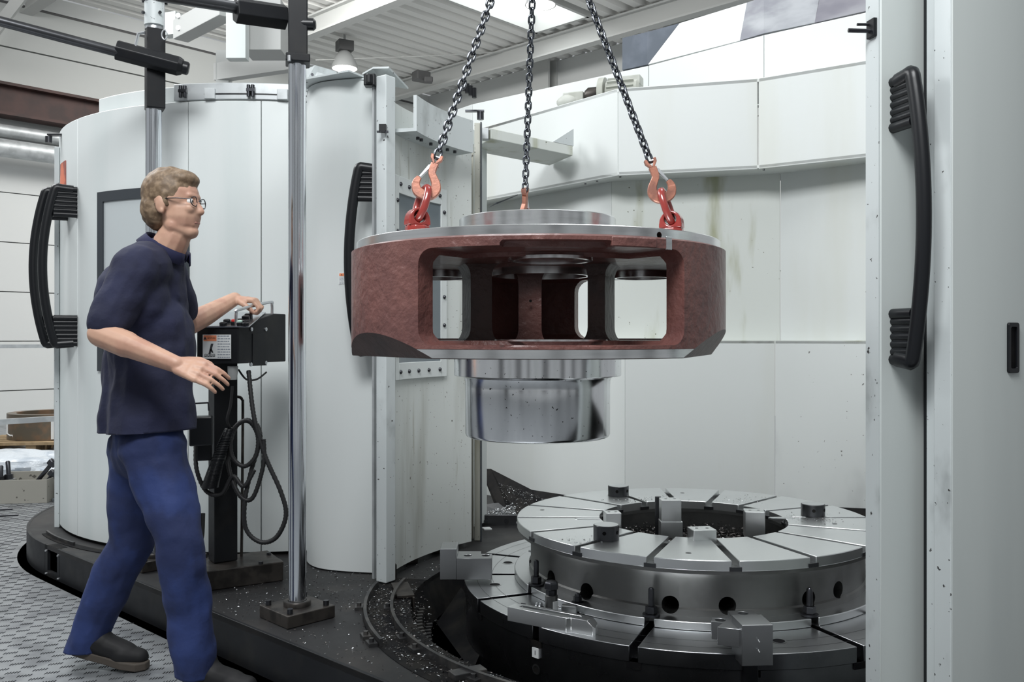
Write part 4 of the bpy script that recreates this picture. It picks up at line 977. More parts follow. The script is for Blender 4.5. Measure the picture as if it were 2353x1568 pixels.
# three round pads on the ring
for (px, py, rr, hh), lb in zip(((1421, 1147, .047, .045), (1868, 1193, .047, .048), (1393, 1247, .046, .052)), ('round steel support pad at the back of the clamping ring', 'round steel support pad on the right side of the clamping ring', 'round steel support pad at the front left of the clamping ring')):
    p = PZ(px, py-8, ZD+.0003); r = thing('support_pad', lb, 'support pad', tuple(p), 'round pads on the clamping ring')
    m = MB(); m.lathe([(rr, 0), (rr, hh-.002), (rr-.002, hh), (0, hh)], 36, Matrix.Translation(p)); m.build('pad_body', 'steel_dark', r, smooth=40)
    m = MB(); m.lathe([(0, hh+.0004), (rr-.003, hh+.0004)], 36, Matrix.Translation(p)); m.build('pad_top', 'steel_table', r)
    for da in (-.25, .9):
        q = p+Vector((rr*sin(da), -rr*cos(da), hh*.55)); m = MB(); m.lathe([(0, .0006), (.007, .0006)], 12, frame_m(q, (0, 0, 1), (sin(da), -cos(da), 0))); m.build('pin_hole', 'pit_black', r)
# jaw blocks around the inner rim
def jawblock(px0, px1, py0, py1, Y, dep, lb, mt='steel', rz=0, holes=True, step=False):
    a, b = P(px0, py0, Y), P(px1, py1, Y); c = (a+b)/2; w_ = b.x-a.x; h_ = a.z-b.z
    r = thing('jaw_block', lb, 'jaw block', (c.x, c.y+dep/2, b.z), 'jaw blocks in the clamping ring')
    m = MB(); m.box((c.x, c.y+dep/2, c.z), (w_, dep, h_), rz); m.build('block', mt, r, bevel=.003)
    if holes:
        for k in (-1, 1): m = MB(); m.lathe([(0, .0005), (.006, .0005)], 10, Matrix.Translation((c.x+k*w_*.22, c.y+dep/2, a.z))); m.build('screw_hole', 'steel_dark', r)
    if step: m = MB(); m.box((c.x+.001, c.y+dep/2-.003, b.z+h_*.22), (w_+.006, dep+.004, h_*.44), rz); m.build('step', mt, r, bevel=.002)
    return r
jawblock(1520, 1566, 1150, 1238, 3.40, .06, 'tall stepped steel jaw block standing in the well of the clamping ring', step=True)
jawblock(1391, 1427, 1180, 1225, 3.42, .06, 'small steel jaw block at the left rim of the ring well', rz=.1)
jawblock(1716, 1761, 1177, 1240, 3.43, .07, 'steel jaw block at the right rim of the ring well', rz=-.15)
jawblock(1590, 1645, 1219, 1252, 3.19, .07, 'low steel jaw block at the front rim of the ring well', rz=.15)
p = P(1512, 1180, 3.5); m = MB(); m.cyl((p.x, p.y, .36), .012, .22, 12); o = m.build('steel_pin', 'steel_dark', smooth=40); tag(o, 'slim upright steel pin beside the tall jaw block', 'pin')
# guide slides at both slot ends
for px, py, lb in ((1352, 1192, 'rounded slide piece in the left slot of the clamping ring'), (1797, 1190, 'rounded slide piece in the right slot of the clamping ring')):
    p = PZ(px, py, ZD+.001); m = MB(); pts = [(p.x+.045*sx, p.y+.018*sy) for sx, sy in ((-1, -.6), (1, -1), (1, 1), (-1, .6), (-1.25, 0))]; m.prism(pts, ZD-.006, ZD+.002); o = m.build('slot_slide', 'steel_table', bevel=.002); tag(o, lb, 'slide')
# studs on the foot flange
for a, lb in ((-67.5, 'black stud with nut on the ring foot, left of the big hole pair'), (-22.5, 'black stud with nut on the ring foot, front left of centre'), (22.5, 'black stud with nut on the ring foot, front right'), (69, 'black stud with nut on the ring foot beside the right door')):
    hexbolt('clamping_stud', pol(T, .682, a, ZTB+.0295), (0, 0, 1), .092, .0098, .0200, lb, nut_at=.08, washer=True, cat='stud', group='studs on the ring foot')
hexbolt('clamping_stud', pol(T, .685, -46, ZTB+.0295), (0, 0, 1), .03, .010, .015, 'low black bolt with wide washer on the ring foot above the clamp bar', nut_at=.05, cat='bolt')
hexbolt('clamping_stud', pol(T, .69, 84, ZTB+.0295), (0, 0, 1), .12, .0098, .0200, 'tall stud half hidden by the right door', nut_at=.06, cat='stud', group='studs on the ring foot')
# left table jaw
jl = thing('table_jaw', 'stepped steel clamping jaw hanging over the left edge of the turntable', 'clamping jaw', tuple(pol(T, .88, -84, ZTB)), 'clamping jaws on the turntable')
Yj = 3.46; a, b = P(1011, 1262, Yj), P(1130, 1333, Yj)
m = MB(); m.box(((a.x+P(1049, 0, Yj).x)/2, Yj+.06, (a.z+b.z)/2), (P(1049, 0, Yj).x-a.x, .12, a.z-b.z)); m.build('jaw_head', 'steel_jaw', jl, bevel=.002)
x0, x1 = P(1049, 0, Yj).x, b.x; zt = P(0, 1284, Yj).z
blk = MB(); blk.box(((x0+x1)/2, Yj+.06, (zt+b.z)/2), (x1-x0-.0005, .12, zt-b.z)); o = blk.build('jaw_body', 'steel_jaw', jl)
cs = []
for fx_ in (.30, .82): c = MB(); c.cyl((x0+(x1-x0)*fx_, Yj+.05, zt-.03), .016, .06, 20); cs.append(c)
c = MB(); c.box((x1-.01, Yj+.10, zt), (.07, .05, .03)); cs.append(c)
cut(o, cs); sharp(o, 35); o.modifiers.new('b', 'BEVEL').width = .0012
# front right table jaw
jr = thing('table_jaw', 'forked steel clamping jaw over the front edge of the turntable, bottom right', 'clamping jaw', tuple(pol(T, .93, 1, ZTB)), 'clamping jaws on the turntable')
Yf = 2.63; a, b = P(1702, 1437, Yf), P(1775, 1532, Yf)
m = MB(); m.box(((a.x+b.x)/2, Yf+.05, (a.z+b.z)/2), (b.x-a.x, .10, a.z-b.z), .06); m.build('jaw_head', 'steel_jaw', jr, bevel=.002)
for py in (1474, 1497): p = P(1744, py, Yf-.006); m = MB(); m.tube([p+Vector((-.002, 0, .004)), p+Vector((.001, 0, -.003)), p+Vector((.003, 0, -.002))], .0012, 6); m.build('stamped_mark', 'sticker_white', jr)
zj = .338; pc = PZ(1690, 1425, zj)
def qz(px, py): p = PZ(px, py, zj); return (p.x, p.y)
body = MB(); body.prism([qz(1648, 1441), qz(1700, 1447), qz(1706, 1440), qz(1742, 1434), qz(1752, 1420), qz(1728, 1403), qz(1672, 1404), qz(1680, 1417), qz(1634, 1418), qz(1634, 1428), qz(1662, 1431)], zj-.055, zj); o = body.build('jaw_body', 'steel_jaw', jr)
p = PZ(1707, 1409.5, zj); c = MB(); c.cyl((p.x, p.y, zj-.03), .016, .06, 20)
c2_ = MB(); p = PZ(1655, 1425, zj); c2_.cyl((p.x, p.y, zj-.07), .016, .1, 20)
cut(o, [c, c2_]); sharp(o, 35); o.modifiers.new('b', 'BEVEL').width = .0012
m = MB(); p = PZ(1700, 1440, ZTB); m.box((p.x, p.y+.02, ZTB+.016), (.06, .10, .03), .1); m.build('jaw_foot', 'steel_dark', jr, bevel=.002)
m = MB(); p = P(1730, 1560, 2.66); m.box((p.x, p.y+.05, .19), (.045, .06, .12)); m.build('slot_key', 'bolt_black', jr, bevel=.003)
# strap clamp lying in front, jack and loose bolts
cb = thing('strap_clamp', 'flat slotted steel strap clamp lying on the turntable front left', 'clamp', tuple(PZ(1265, 1440, ZTB)))
A_, B_ = PZ(1166, 1427, ZTB), PZ(1362, 1466, ZTB); dd = (B_-A_).normalized(); sdv = Vector((-dd.y, dd.x, 0)); Lc = (B_-A_).length
Mb = frame_m(A_, dd, (0, 0, 1))
pl = [(0, 0), (Lc*.70, 0), (Lc*.74, .010), (Lc*.98, .012), (Lc, .02), (Lc*.97, .052), (Lc*.80, .06), (Lc*.16, .06), (0, .05)]
m = MB(); m.prism(pl, 0, .046, Mb); o = m.build('clamp_bar', 'steel', cb)
c = MB(); c.prism([(Lc*.10, .024), (Lc*.80, .024), (Lc*.82, .034), (Lc*.80, .044), (Lc*.10, .044)], .012, .08, Mb); c2_ = MB(); c2_.add([(Lc*.90, -.02, .05), (Lc*1.05, -.02, .01), (Lc*1.05, .1, .01), (Lc*.90, .1, .05), (Lc*.90, -.02, .09), (Lc*1.05, -.02, .09), (Lc*1.05, .1, .09), (Lc*.90, .1, .09)], [(0, 3, 2, 1), (4, 5, 6, 7), (0, 1, 5, 4), (1, 2, 6, 5), (2, 3, 7, 6), (3, 0, 4, 7)], Mb)
cut(o, [c, c2_]); sharp(o, 35); o.modifiers.new('b', 'BEVEL').width = .0012
pj = PZ(1267, 1405, ZTB)
r = thing('support_jack', 'short steel support jack with black hex head behind the strap clamp', 'jack', tuple(pj)); Mj = Matrix.Translation(pj)
m = MB(); m.lathe([(.022, 0), (.022, .055), (.018, .058)], 20, Mj); m.build('body', 'steel_drum', r, smooth=40)
m = MB(); m.lathe([(.019, .058), (.019, .074)], 6, Mj); m.build('lock_nut', 'bolt_black', r)
m = MB(); m.lathe([(.024, .076), (.026, .079), (.026, .098), (.020, .104), (0, .106)], 6, Mj @ Matrix.Rotation(.4, 4, 'Z')); m.build('head', 'bolt_black', r, bevel=.002)
m = MB(); m.box((.013, -.0185, .024), (.02, .008, .03), .55, Mj); m.build('paint_patch', 'sticker_white', r, bevel=.003)
hexbolt('loose_bolt', PZ(1196, 1394, ZTB+.014), (.95, -.30, 0), .085, .008, .013, 'loose black bolt with bright washers lying left of the support jack', nut_at=.02, washer=False)
pz = PZ(1232, 1397, ZTB+.016)
for k in (0, 1):
    m = MB(); m.lathe([(.009, 0), (.019, 0), (.019, .006), (.009, .006)], 20, frame_m(pz+Vector((.012*k, -.004*k, 0)), (0, 0, 1), (.95, -.30, 0)), close=True); o = m.build('washer', 'zinc', smooth=40); tag(o, ('left' if k == 0 else 'right')+' of two bright washers standing beside the support jack', 'washer')
p = PZ(1308, 1412, ZTB); m = MB(); m.box((p.x, p.y, ZTB+.016), (.052, .026, .03), -.25); o = m.build('spacer_block', 'steel', bevel=.002); tag(o, 'small bright steel spacer block between support jack and strap clamp', 'block')
hexbolt('loose_bolt', PZ(1322, 1424, ZTB+.015), (.9, -.42, 0), .055, .010, .016, 'stubby black bolt lying at the end of the strap clamp', nut_at=.35, washer=False)

# ================================================================== WORKPIECE
WC = Vector((.082, 2.9)); CW = Matrix.Translation((WC.x, WC.y, 0)); RW = .589
wp = thing('planet_carrier', 'large round red-brown cast carrier with machined steel rims hanging from chains', 'workpiece', (WC.x, WC.y, .88))
z0, z1, z2, z3, zf, zc = 1.142, 1.167, 1.420, 1.470, 1.190, 1.425
body = MB()
body.lathe([(.20, z0), (RW-.002, z0), (RW, z0+.002), (RW, z1), (RW+.001, z1+.001), (RW+.001, z2), (RW+.001, 1.462), (RW-.014, 1.468), (.20, 1.468), (.20, zc), (.515, zc), (.528, zc-.02), (.528, zf+.02), (.515, zf), (.20, zf)], 144, CW, close=True)
bo = body.build('cast_body', ['cast_red', 'steel_turned', 'cast_dark'], wp)
def radial_cut(a0, a1, za, zb_, rc, r0=.40, r1=.80, n=6):
    """window cutter: rounded rectangle in (arc, z), extruded radially"""
    am, hw = (a0+a1)/2, (a1-a0)/2*pi/180; pts = rrect(2*hw*RW, zb_-za, rc, n); m = MB(); k = len(pts)
    # densify the straight runs
    dense = []
    for i in range(k):
        p, q = Vector(pts[i]), Vector(pts[(i+1) % k]); s = max(1, int((q-p).length/.03))
        for j in range(s): dense.append(p.lerp(q, j/s))
    vs = []
    for R_ in (r0, r1):
        for p in dense: v = pol(WC, R_, am+degrees(p.x/RW), (za+zb_)/2+p.y); vs.append(tuple(v))
    k = len(dense)
    ci = tuple(pol(WC, r0, am, (za+zb_)/2)); co = tuple(pol(WC, r1, am, (za+zb_)/2)); vs += [ci, co]
    fs = [(i, (i+1) % k, k+(i+1) % k, k+i) for i in range(k)]+[((i+1) % k, i, 2*k) for i in range(k)]+[(k+i, k+(i+1) % k, 2*k+1) for i in range(k)]
    return m.add(vs, fs)
awL, awR = hit(961, WC, RW), hit(1572, WC, RW)
cutters = [radial_cut(awL, awR, 1.178, 1.437, .045), radial_cut(180-68, 180-17, 1.195, 1.415, .045), radial_cut(180+22, 180+72, 1.195, 1.415, .045)]
def chamfer(ac, za, slope, rr=RW):
    d = pol((0, 0), 1, ac); tgt = Vector((-d.y, d.x, 0)); nv = Vector((d.x, d.y, -slope)).normalized()   # plane through the rim point at za leaning in below
    p = Vector((WC.x, WC.y, 0))+d*rr+Vector((0, 0, za)); M = frame_m(p, tgt, nv); m = MB(); m.box((0, 0, .25), (1.2, 1.2, .5), M=M); return m
ra, rb_ = hit(1148, WC, RW), hit(1410, WC, RW)
cutters += [radial_cut(ra, rb_, 1.40, 1.4515, .012, RW-.045, .8), radial_cut(ra, rb_, 1.1735, 1.22, .005, RW-.06, .8)]
cutters += [chamfer(-57, 1.212, .95), chamfer(70, 1.222, .95)]
cut(bo, cutters)
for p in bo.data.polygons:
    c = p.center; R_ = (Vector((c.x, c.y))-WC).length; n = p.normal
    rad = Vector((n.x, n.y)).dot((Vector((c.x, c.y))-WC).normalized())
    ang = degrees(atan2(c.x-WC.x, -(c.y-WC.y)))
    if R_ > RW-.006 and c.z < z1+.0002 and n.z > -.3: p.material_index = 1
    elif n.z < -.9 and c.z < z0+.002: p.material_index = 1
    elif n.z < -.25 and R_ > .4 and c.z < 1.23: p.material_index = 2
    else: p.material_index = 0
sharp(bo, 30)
# top steel ring, boss
m = MB(); m.lathe([(.20, 1.466), (.572, 1.466), (.574, 1.468), (.574, 1.491), (.572, 1.493), (.20, 1.493)], 144, CW, close=True); tr_ = m.build('top_ring', 'steel_turned', wp)
an = hit(1522, WC, .574); c = MB(); c.cyl((0, 0, -.03), .009, .2, 16, frame_m(pol(WC, .50, an-1.1, 1.474), (0, 0, 1), pol((0, 0), 1, an-1.1))); cut(tr_, [c]); sharp(tr_, 30)
m = MB(); m.box((0, 0, 0), (.022, .006, .036), M=frame_m(pol(WC, RW-.005, an+.3, 1.462), (1, .4, 0), (0, 0, 1)) if False else Matrix.Translation(pol(WC, RW-.001, an+.9, 1.452)) @ Matrix.Rotation(radians(an), 4, 'Z')); m.build('lug', 'steel_turned', wp, bevel=.002)
m = MB(); m.lathe([(.10, 1.492), (.251, 1.492), (.251, 1.5745), (.249, 1.577), (.10, 1.577)], 96, CW, close=True); m.build('top_boss', 'steel_turned', wp, smooth=35)
m = MB(); m.arcbox(WC, RW-.03, RW+.0035, hit(1405, WC, RW), hit(1508, WC, RW), 1.436, 1.462, 10); m.build('cast_lip', 'cast_red', wp, smooth=35, bevel=.003)
# neck and drum below
m = MB(); m.lathe([(.15, 1.144), (.268, 1.144), (.268, 1.079), (.266, 1.077), (.245, 1.077), (.237, 1.071), (.2335, 1.060), (.2325, 1.04), (.2325, .892), (.229, .885), (.222, .882), (.15, .882)], 112, CW); m.build('shaft_drum', 'steel_pitted_reflections', wp, smooth=30)
# inner webs and columns, flaring into the discs above and below
def web(px, Y, wd, dp, rz, mt, fl=.030, fr=.045):
    q = PX(px, Y); hh = (zc-zf)/2+.004; pts = []
    def side(sg):
        o = []
        for i in range(7):
            t = pi/2*i/6; o.append((sg*(wd/2+fl*(1-sin(t))), -hh+fr*(1-cos(t))))
        for i in range(7):
            t = pi/2*(1-i/6); o.append((sg*(wd/2+fl*(1-sin(t))), hh-fr*(1-cos(t))))
        return o
    R_, L_ = side(1), side(-1); pts = R_+L_[::-1]
    M = Matrix.Translation((q.x, q.y+dp/2, (zf+zc)/2)) @ Matrix.Rotation(rz, 4, 'Z') @ Matrix.Rotation(pi/2, 4, 'X')
    m = MB(); m.prism(pts, -dp/2, dp/2, M); m.build('inner_web', mt, wp, smooth=35, bevel=.006, bseg=3)
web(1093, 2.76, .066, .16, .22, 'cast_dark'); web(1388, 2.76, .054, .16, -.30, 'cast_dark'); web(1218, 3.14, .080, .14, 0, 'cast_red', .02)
p = P(1219, 692, 3.118); m = MB(); m.lathe([(0, .0006), (.005, .0006)], 10, frame_m(p, (1, 0, 0), (0, -1, 0))); m.build('drilled_hole', 'pit_black', wp)
# bored steel rings in the upper disc
for (px, Y, rr, zlo, zhi) in ((1265, 2.60, .122, 1.419, 1.428), (1243, 3.02, .165, 1.403, 1.427), (1005, 3.14, .115, 1.404, 1.427), (1475, 3.14, .10, 1.404, 1.427)):
    q = PX(px, Y); m = MB(); m.lathe([(rr-.012, zlo), (rr, zlo), (rr, zhi), (rr-.012, zhi)], 56, Matrix.Translation((q.x, q.y, 0)), close=True); m.build('bore_ring', 'steel_turned', wp, smooth=35)
q = PX(1265, 2.62); m = MB(); m.lathe([(.150, zf-.002), (.165, zf-.002), (.165, zf+.003), (.150, zf+.003)], 56, Matrix.Translation((q.x, q.y, 0)), close=True); m.build('bore_ring', 'steel_turned', wp, smooth=35)

# ================================================================== LIFTING GEAR
APEX = Vector((WC.x, WC.y, 2.72)); ZR = 1.493
names = {-55: 'left', 65: 'right', 185: 'rear'}
def link_mesh(L=.024, w_=.0195, r_=.0041):
    """one oval chain link, long axis z, lying in xz"""
    pts = []; hs_ = L/2-(w_/2-r_)+r_*.9; R_ = w_/2
    for i in range(9): a = pi*i/8; pts.append((R_*cos(a), 0, hs_*.62+R_*sin(a)))
    for i in range(9): a = pi+pi*i/8; pts.append((R_*cos(a), 0, -hs_*.62+R_*sin(a)))
    m = MB(); m.tube(pts, r_, 8, closed=True); return m
lm = link_mesh().build('chain_link_mesh', 'steel_chain', smooth=60); LINK = lm.data; bpy.data.objects.remove(lm)
def hook_outline():
    """flat sling hook in local xy (y up), body as a swept centre line with widths"""
    path = [(0, .052), (-.001, .036), (0, .022), (.009, .008), (.018, -.006), (.021, -.022), (.013, -.038), (-.004, -.046), (-.022, -.041), (-.031, -.027), (-.033, -.012), (-.029, .001)]
    wid = [.0105, .0100, .0100, .0105, .0120, .0140, .0150, .0150, .0135, .0115, .0095, .0065]
    return spline([Vector((x, y, 0)) for x, y in path], 4), wid
for ang in (-55, 65, 185):
    side = names[ang]; base = pol(WC, .44, ang, ZR+.0003)
    to = (APEX-(base+Vector((0, 0, .12)))).normalized()
    # swivel eye
    r = thing('lifting_eye', {'left': 'red swivel lifting eye on the left of the casting', 'right': 'red swivel lifting eye on the right of the casting', 'rear': 'red swivel lifting eye behind the steel boss of the casting'}[side], 'lifting eye', tuple(base), 'red lifting eyes on the casting')
    Me = Matrix.Translation(base)
    E = 1.0
    m = MB(); m.lathe([(.0335, 0), (.0365, .002), (.0365, .030), (.0345, .034), (0, .034)], 8, Me); m.build('hex_base', 'lift_red', r, bevel=.0015)
    axis = Vector((.50, -.86, 0)) if side == 'left' else (Vector((-.40, -.92, 0)) if side == 'right' else Vector((0, -1, 0)))
    Mh = frame_m(base, Vector((0, 0, 1)).cross(axis), axis)
    hm = MB(); pts = [(.0345, .034), (.0345, .046)]+[(.0335*cos(pi*i/12), .050+.036*sin(pi*i/12)) for i in range(13)]+[(-.0345, .046), (-.0345, .034)]
    hm.prism(pts, -.021, .021, Mh); ho = hm.build('swivel_body', 'lift_red', r)
    c = MB(); c.cyl((0, .060, -.06), .0185, .12, 18, Mh); cut(ho, [c]); sharp(ho, 35); bb = ho.modifiers.new('b', 'BEVEL'); bb.width = .006; bb.segments = 3; bb.limit_method = 'ANGLE'
    e0 = base+Vector((0, 0, .058)); lean = (APEX-e0).normalized(); lean = (lean*.9+Vector((0, 0, .1))).normalized(); rc_ = e0+lean*.044
    wdir = (axis-lean*axis.dot(lean)).normalized()
    rp = []
    for i in range(28):
        a = 2*pi*i/28; rp.append(rc_+lean*(sin(a)*.052)+wdir*(cos(a)*.030))
    m = MB(); m.tube(rp, .0115, 10, closed=True); m.build('ring', 'lift_red', r, smooth=60)
    # hook: hangs on the chain, its bowl through the ring top
    ht = rc_+lean*.052                             # ring top
    view = Vector((0, -1, 0)); hz = (view-lean*view.dot(lean)).normalized()
    if side == 'rear': hz = (Vector((.92, -.38, 0))-lean*Vector((.92, -.38, 0)).dot(lean)).normalized()
    sx = -1 if side == 'left' else 1
    hx = lean.cross(hz)*1.0
    flip = 1 if side == 'left' else -1
    ctr = ht+lean*.024+hx*(.004*flip)
    Mk = Matrix.Translation(ctr) @ Matrix((hx*flip, lean, hz)).transposed().to_4x4() @ Matrix.Diagonal((1.12, 1.04, 1, 1))
    hk = thing('sling_hook', {'left': 'orange-red sling hook with silver latch in the left lifting eye', 'right': 'orange-red sling hook with silver latch in the right lifting eye', 'rear': 'orange-red sling hook seen edge-on behind the steel boss'}[side], 'hook', tuple(ctr), 'sling hooks')
    pth, wid = hook_outline(); n = len(pth); m = MB(); vs = []; fs = []
    for i, p in enumerate(pth):
        t = (pth[min(i+1, n-1)]-pth[max(i-1, 0)]).normalized(); nn = Vector((-t.y, t.x, 0))
        f = i/(n-1)*(len(wid)-1); k = min(int(f), len(wid)-2); ww = wid[k]*(1-(f-k))+wid[k+1]*(f-k); th_ = .0085 if i < n-6 else .006
        for sx_, sz_ in ((-1, -.72), (-.84, -1), (.84, -1), (1, -.72), (1, .72), (.84, 1), (-.84, 1), (-1, .72)):
            q = p+nn*(ww*sx_); vs.append((q.x, q.y, th_*sz_))
    for i in range(n-1):
        for a in range(8): b = (a+1) % 8; fs.append((i*8+a, (i+1)*8+a, (i+1)*8+b, i*8+b))
    fs += [tuple(range(7, -1, -1)), tuple((n-1)*8+a for a in range(8))]
    m.add(vs, fs, Mk); m.build('hook_body', 'hook_orange', hk, smooth=28)
    m = MB()                                        # clevis fork
    for s_ in (-1, 1):
        m.prism([(s_*.0015-.0, .046), (s_*.016, .066), (s_*.0165, .078), (s_*.009, .078), (s_*.0065, .066), (s_*.001, .056)][::s_], -.009, .009, Mk)
    m.build('clevis', 'hook_orange', hk, bevel=.0015)
    m = MB(); m.tube([Mk @ Vector((-.014, .073, 0)), Mk @ Vector((.014, .073, 0))], .0035, 8); m.build('clevis_pin', 'zinc', hk, smooth=40)
    m = MB(); m.prism([(-.015, .044), (-.001, .050), (-.026, .001), (-.031, .002)][::-1], -.006, .006, Mk); m.build('latch', 'zinc', hk, bevel=.001)
    m = MB(); m.cyl((-.0065, .041, -.0075), .003, .015, 8, Mk); m.build('latch_pin', 'bolt_black', hk)
    # chain: links from the clevis to the master link
    start = Mk @ Vector((0, .078, 0)); end = APEX; Lc_ = (end-start).length; nl = int(round(Lc_/.0240)); pit_ = Lc_/nl; dirc = (end-start).normalized()
    ch = thing('lifting_chain', {'left': 'dark steel link chain running up from the left hook', 'right': 'dark steel link chain running up from the right hook', 'rear': 'dark steel link chain hanging straight down to the middle hook'}[side], 'chain', tuple(start), 'lifting chains')
    x_a = Vector((1, 0, 0)); x_a = (x_a-dirc*x_a.dot(dirc)).normalized(); y_a = dirc.cross(x_a)
    for i in range(nl):
        p = start+dirc*(pit_*(i+.25)); rot = .42+(pi/2 if i % 2 else 0)+.04*sin(i*1.7)
        xx = x_a*cos(rot)+y_a*sin(rot); yy = dirc.cross(xx)
        Ml = Matrix.Translation(p) @ Matrix((xx, yy, dirc)).transposed().to_4x4()
        lo_ = bpy.data.objects.new('link', LINK); COL.objects.link(lo_); adopt(lo_, ch); lo_.matrix_basis = Ml
r = thing('master_link', 'steel master link joining the three chains above the picture', 'link', tuple(APEX))
m = MB(); m.tube([(APEX.x+.05*cos(2*pi*i/24), APEX.y, APEX.z+.06+.08*sin(2*pi*i/24)) for i in range(24)], .011, 10, closed=True); m.build('ring', 'steel_chain', r, smooth=60)

# ================================================================== CHROME COLUMNS WITH BLACK SLEEVES
def column(px, py, wpx, label, pxb=None):
    b = PZ(px, py, ZP); r = thing('chrome_column', label, 'column', tuple(b)); rr = wpx/F*b.y/2; return b, rr, r
b1, rr1, c1 = column(683, 1420, 40, 'polished chrome column with black square sleeve on top, nearest the casting')
def col_base(b, rr, r, size=.20, rz=.78):
    m = MB(); m.box((b.x, b.y, ZP+.024), (size, size, .046), rz); m.build('base_plate', 'plate_oily', r, bevel=.003)
    m = MB(); m.lathe([(rr+.002, ZP+.047), (rr+.018, ZP+.047), (rr+.018, ZP+.062), (rr+.015, ZP+.066), (rr+.002, ZP+.066)], 28, Matrix.Translation((b.x, b.y, 0)), close=True); m.build('collar', 'plate_oily', r, smooth=40)
    for sx, sy in ((-1, -1), (1, -1), (1, 1), (-1, 1)):
        v = Matrix.Rotation(rz, 3, 'Z') @ Vector((sx*size*.38, sy*size*.38, 0)); m = MB(); m.cyl((b.x+v.x, b.y+v.y, ZP+.047), .011, .018, 12); m.build('cap_screw', 'bolt_black', r, smooth=40)
col_base(b1, rr1, c1)
ztop1 = H-(150-HY)/F*b1.y
m = MB(); m.tube([(b1.x, b1.y, ZP+.04), (b1.x, b1.y, ztop1+.05)], rr1, 32); m.build('rod', 'chrome', c1, smooth=40)
m = MB(); m.box((b1.x+.002, b1.y, (ztop1+2.75)/2+.01), (.070, .075, 2.75-ztop1-.02), .25); m.build('sleeve', 'black_paint', c1, bevel=.004)
m = MB(); m.box((b1.x+.002, b1.y, ztop1+.018), (.088, .09, .03), .25); m.build('clamp_collar', 'black_paint', c1, bevel=.004)
p = P(665, 140, b1.y-.06); m = MB(); m.cyl(p, .007, .02, 10); m.build('clamp_screw', 'zinc', c1, smooth=40)
# cross sleeve and rod
aS, bS = P(541, 24, 3.30), P(655, 40, 3.40)
m = MB(); d_ = (bS-aS).normalized(); Mx = frame_m((aS+bS)/2, d_, (0, 0, 1)); 
m.lathe([(.048, -(bS-aS).length/2), (.048, (bS-aS).length/2)], 6, frame_m((aS+bS)/2, (0, 0, 1), d_)); m.build('cross_sleeve', 'black_paint', c1, bevel=.003)
m = MB(); m.tube([P(360, -12, 3.12), P(545, 18, 3.30)], .0215, 16); m.build('cross_rod', 'steel_dark', c1, smooth=40)
m = MB(); pk = P(707, 56, b1.y-.01); m.lathe([(0, -.03), (.022, -.03), (.022, .022), (.014, .03), (0, .03)], 16, frame_m(pk, (0, 0, 1), (1, .1, 0))); m.build('end_knob', 'plastic_black', c1, smooth=40)
b2, rr2, c2c = column(353, 1302, 35, 'second chrome column behind the man, carrying a black cross clamp')
col_base(b2, rr2, c2c, .18)
zs2 = H-(252-HY)/F*b2.y; zt2 = H-(70-HY)/F*b2.y
m = MB(); m.tube([(b2.x, b2.y, ZP+.04), (b2.x, b2.y, zs2+.05)], rr2, 32); m.build('rod', 'chrome', c2c, smooth=40)
m = MB(); m.box((b2.x+.006, b2.y, (zs2+zt2)/2), (.080, .085, zt2-zs2), .5); m.build('sleeve', 'black_paint', c2c, bevel=.004)
m = MB(); m.lathe([(.042, 0), (.042, .012), (.028, .012), (.028, .05)], 24, Matrix.Translation((b2.x+.004, b2.y, zt2))); m.build('bearing', 'zinc', c2c, smooth=40)
m = MB(); m.lathe([(.044, zt2+.02), (.044, zt2+.125)], 24, Matrix.Translation((b2.x+.004, b2.y, 0))); m.build('white_cylinder', 'white_worn', c2c, smooth=40)
for k in range(10):
    a = 2*pi*k/10; m = MB(); m.cyl((b2.x+.004+.05*cos(a), b2.y+.05*sin(a), zt2+.128), .008, .022, 8); m.build('flange_bolt', 'bolt_black', c2c, smooth=40)
m = MB(); m.lathe([(.06, zt2+.148), (.062, zt2+.152), (.062, zt2+.17), (.03, zt2+.17), (.03, 3.2)], 28, Matrix.Translation((b2.x+.004, b2.y, 0))); m.build('top_flange', 'plastic_black', c2c, smooth=40)
for dx in (-1, 1): q = Vector((b2.x+.004+dx*.035, b2.y-.03, zt2+.07)); m = MB(); m.lathe([(.007, 0), (.007, .01)], 10, frame_m(q, (0, 0, 1), (dx*.6, -.8, 0))); m.build('set_screw', 'bolt_black', c2c)
aS, bS = P(272, 118, 4.02), P(424, 158, 4.10)
L_ = (bS-aS).length; d_ = (bS-aS).normalized()
m = MB(); m.lathe([(.045, -L_/2), (.045, L_/2-.02), (.036, L_/2)], 8, frame_m((aS+bS)/2+Vector((0, -.02, 0)), (0, 0, 1), d_)); m.build('cross_clamp', 'black_paint', c2c, bevel=.004)
m = MB(); m.lathe([(.030, 0), (.030, .02), (.024, .026)], 16, frame_m(bS+Vector((0, -.02, 0)), (0, 0, 1), d_)); m.build('end_cap', 'plastic_black', c2c, smooth=40)
m = MB(); m.tube([P(-60, 33, 3.70), P(285, 124, 4.0)], .0215, 16); m.build('cross_rod', 'steel_dark', c2c, smooth=40)
pk = P(318, 90, 4.02); m = MB(); m.tube([pk+Vector((.03, 0, .03)), pk+Vector((0, 0, .025)), pk+Vector((-.018, 0, -.05))], .007, 8); m.build('clamp_lever', 'zinc', c2c, smooth=40)
pk = P(378, 80, 4.02); m = MB(); m.tube([P(377, -10, 4.02), P(377, 70, 4.02)], .002, 6); m.tube([pk+Vector((.012*cos(t*.5), 0, .022*sin(t*.5))) for t in range(13)], .0035, 6); m.build('snap_hook', 'zinc', c2c, smooth=40)

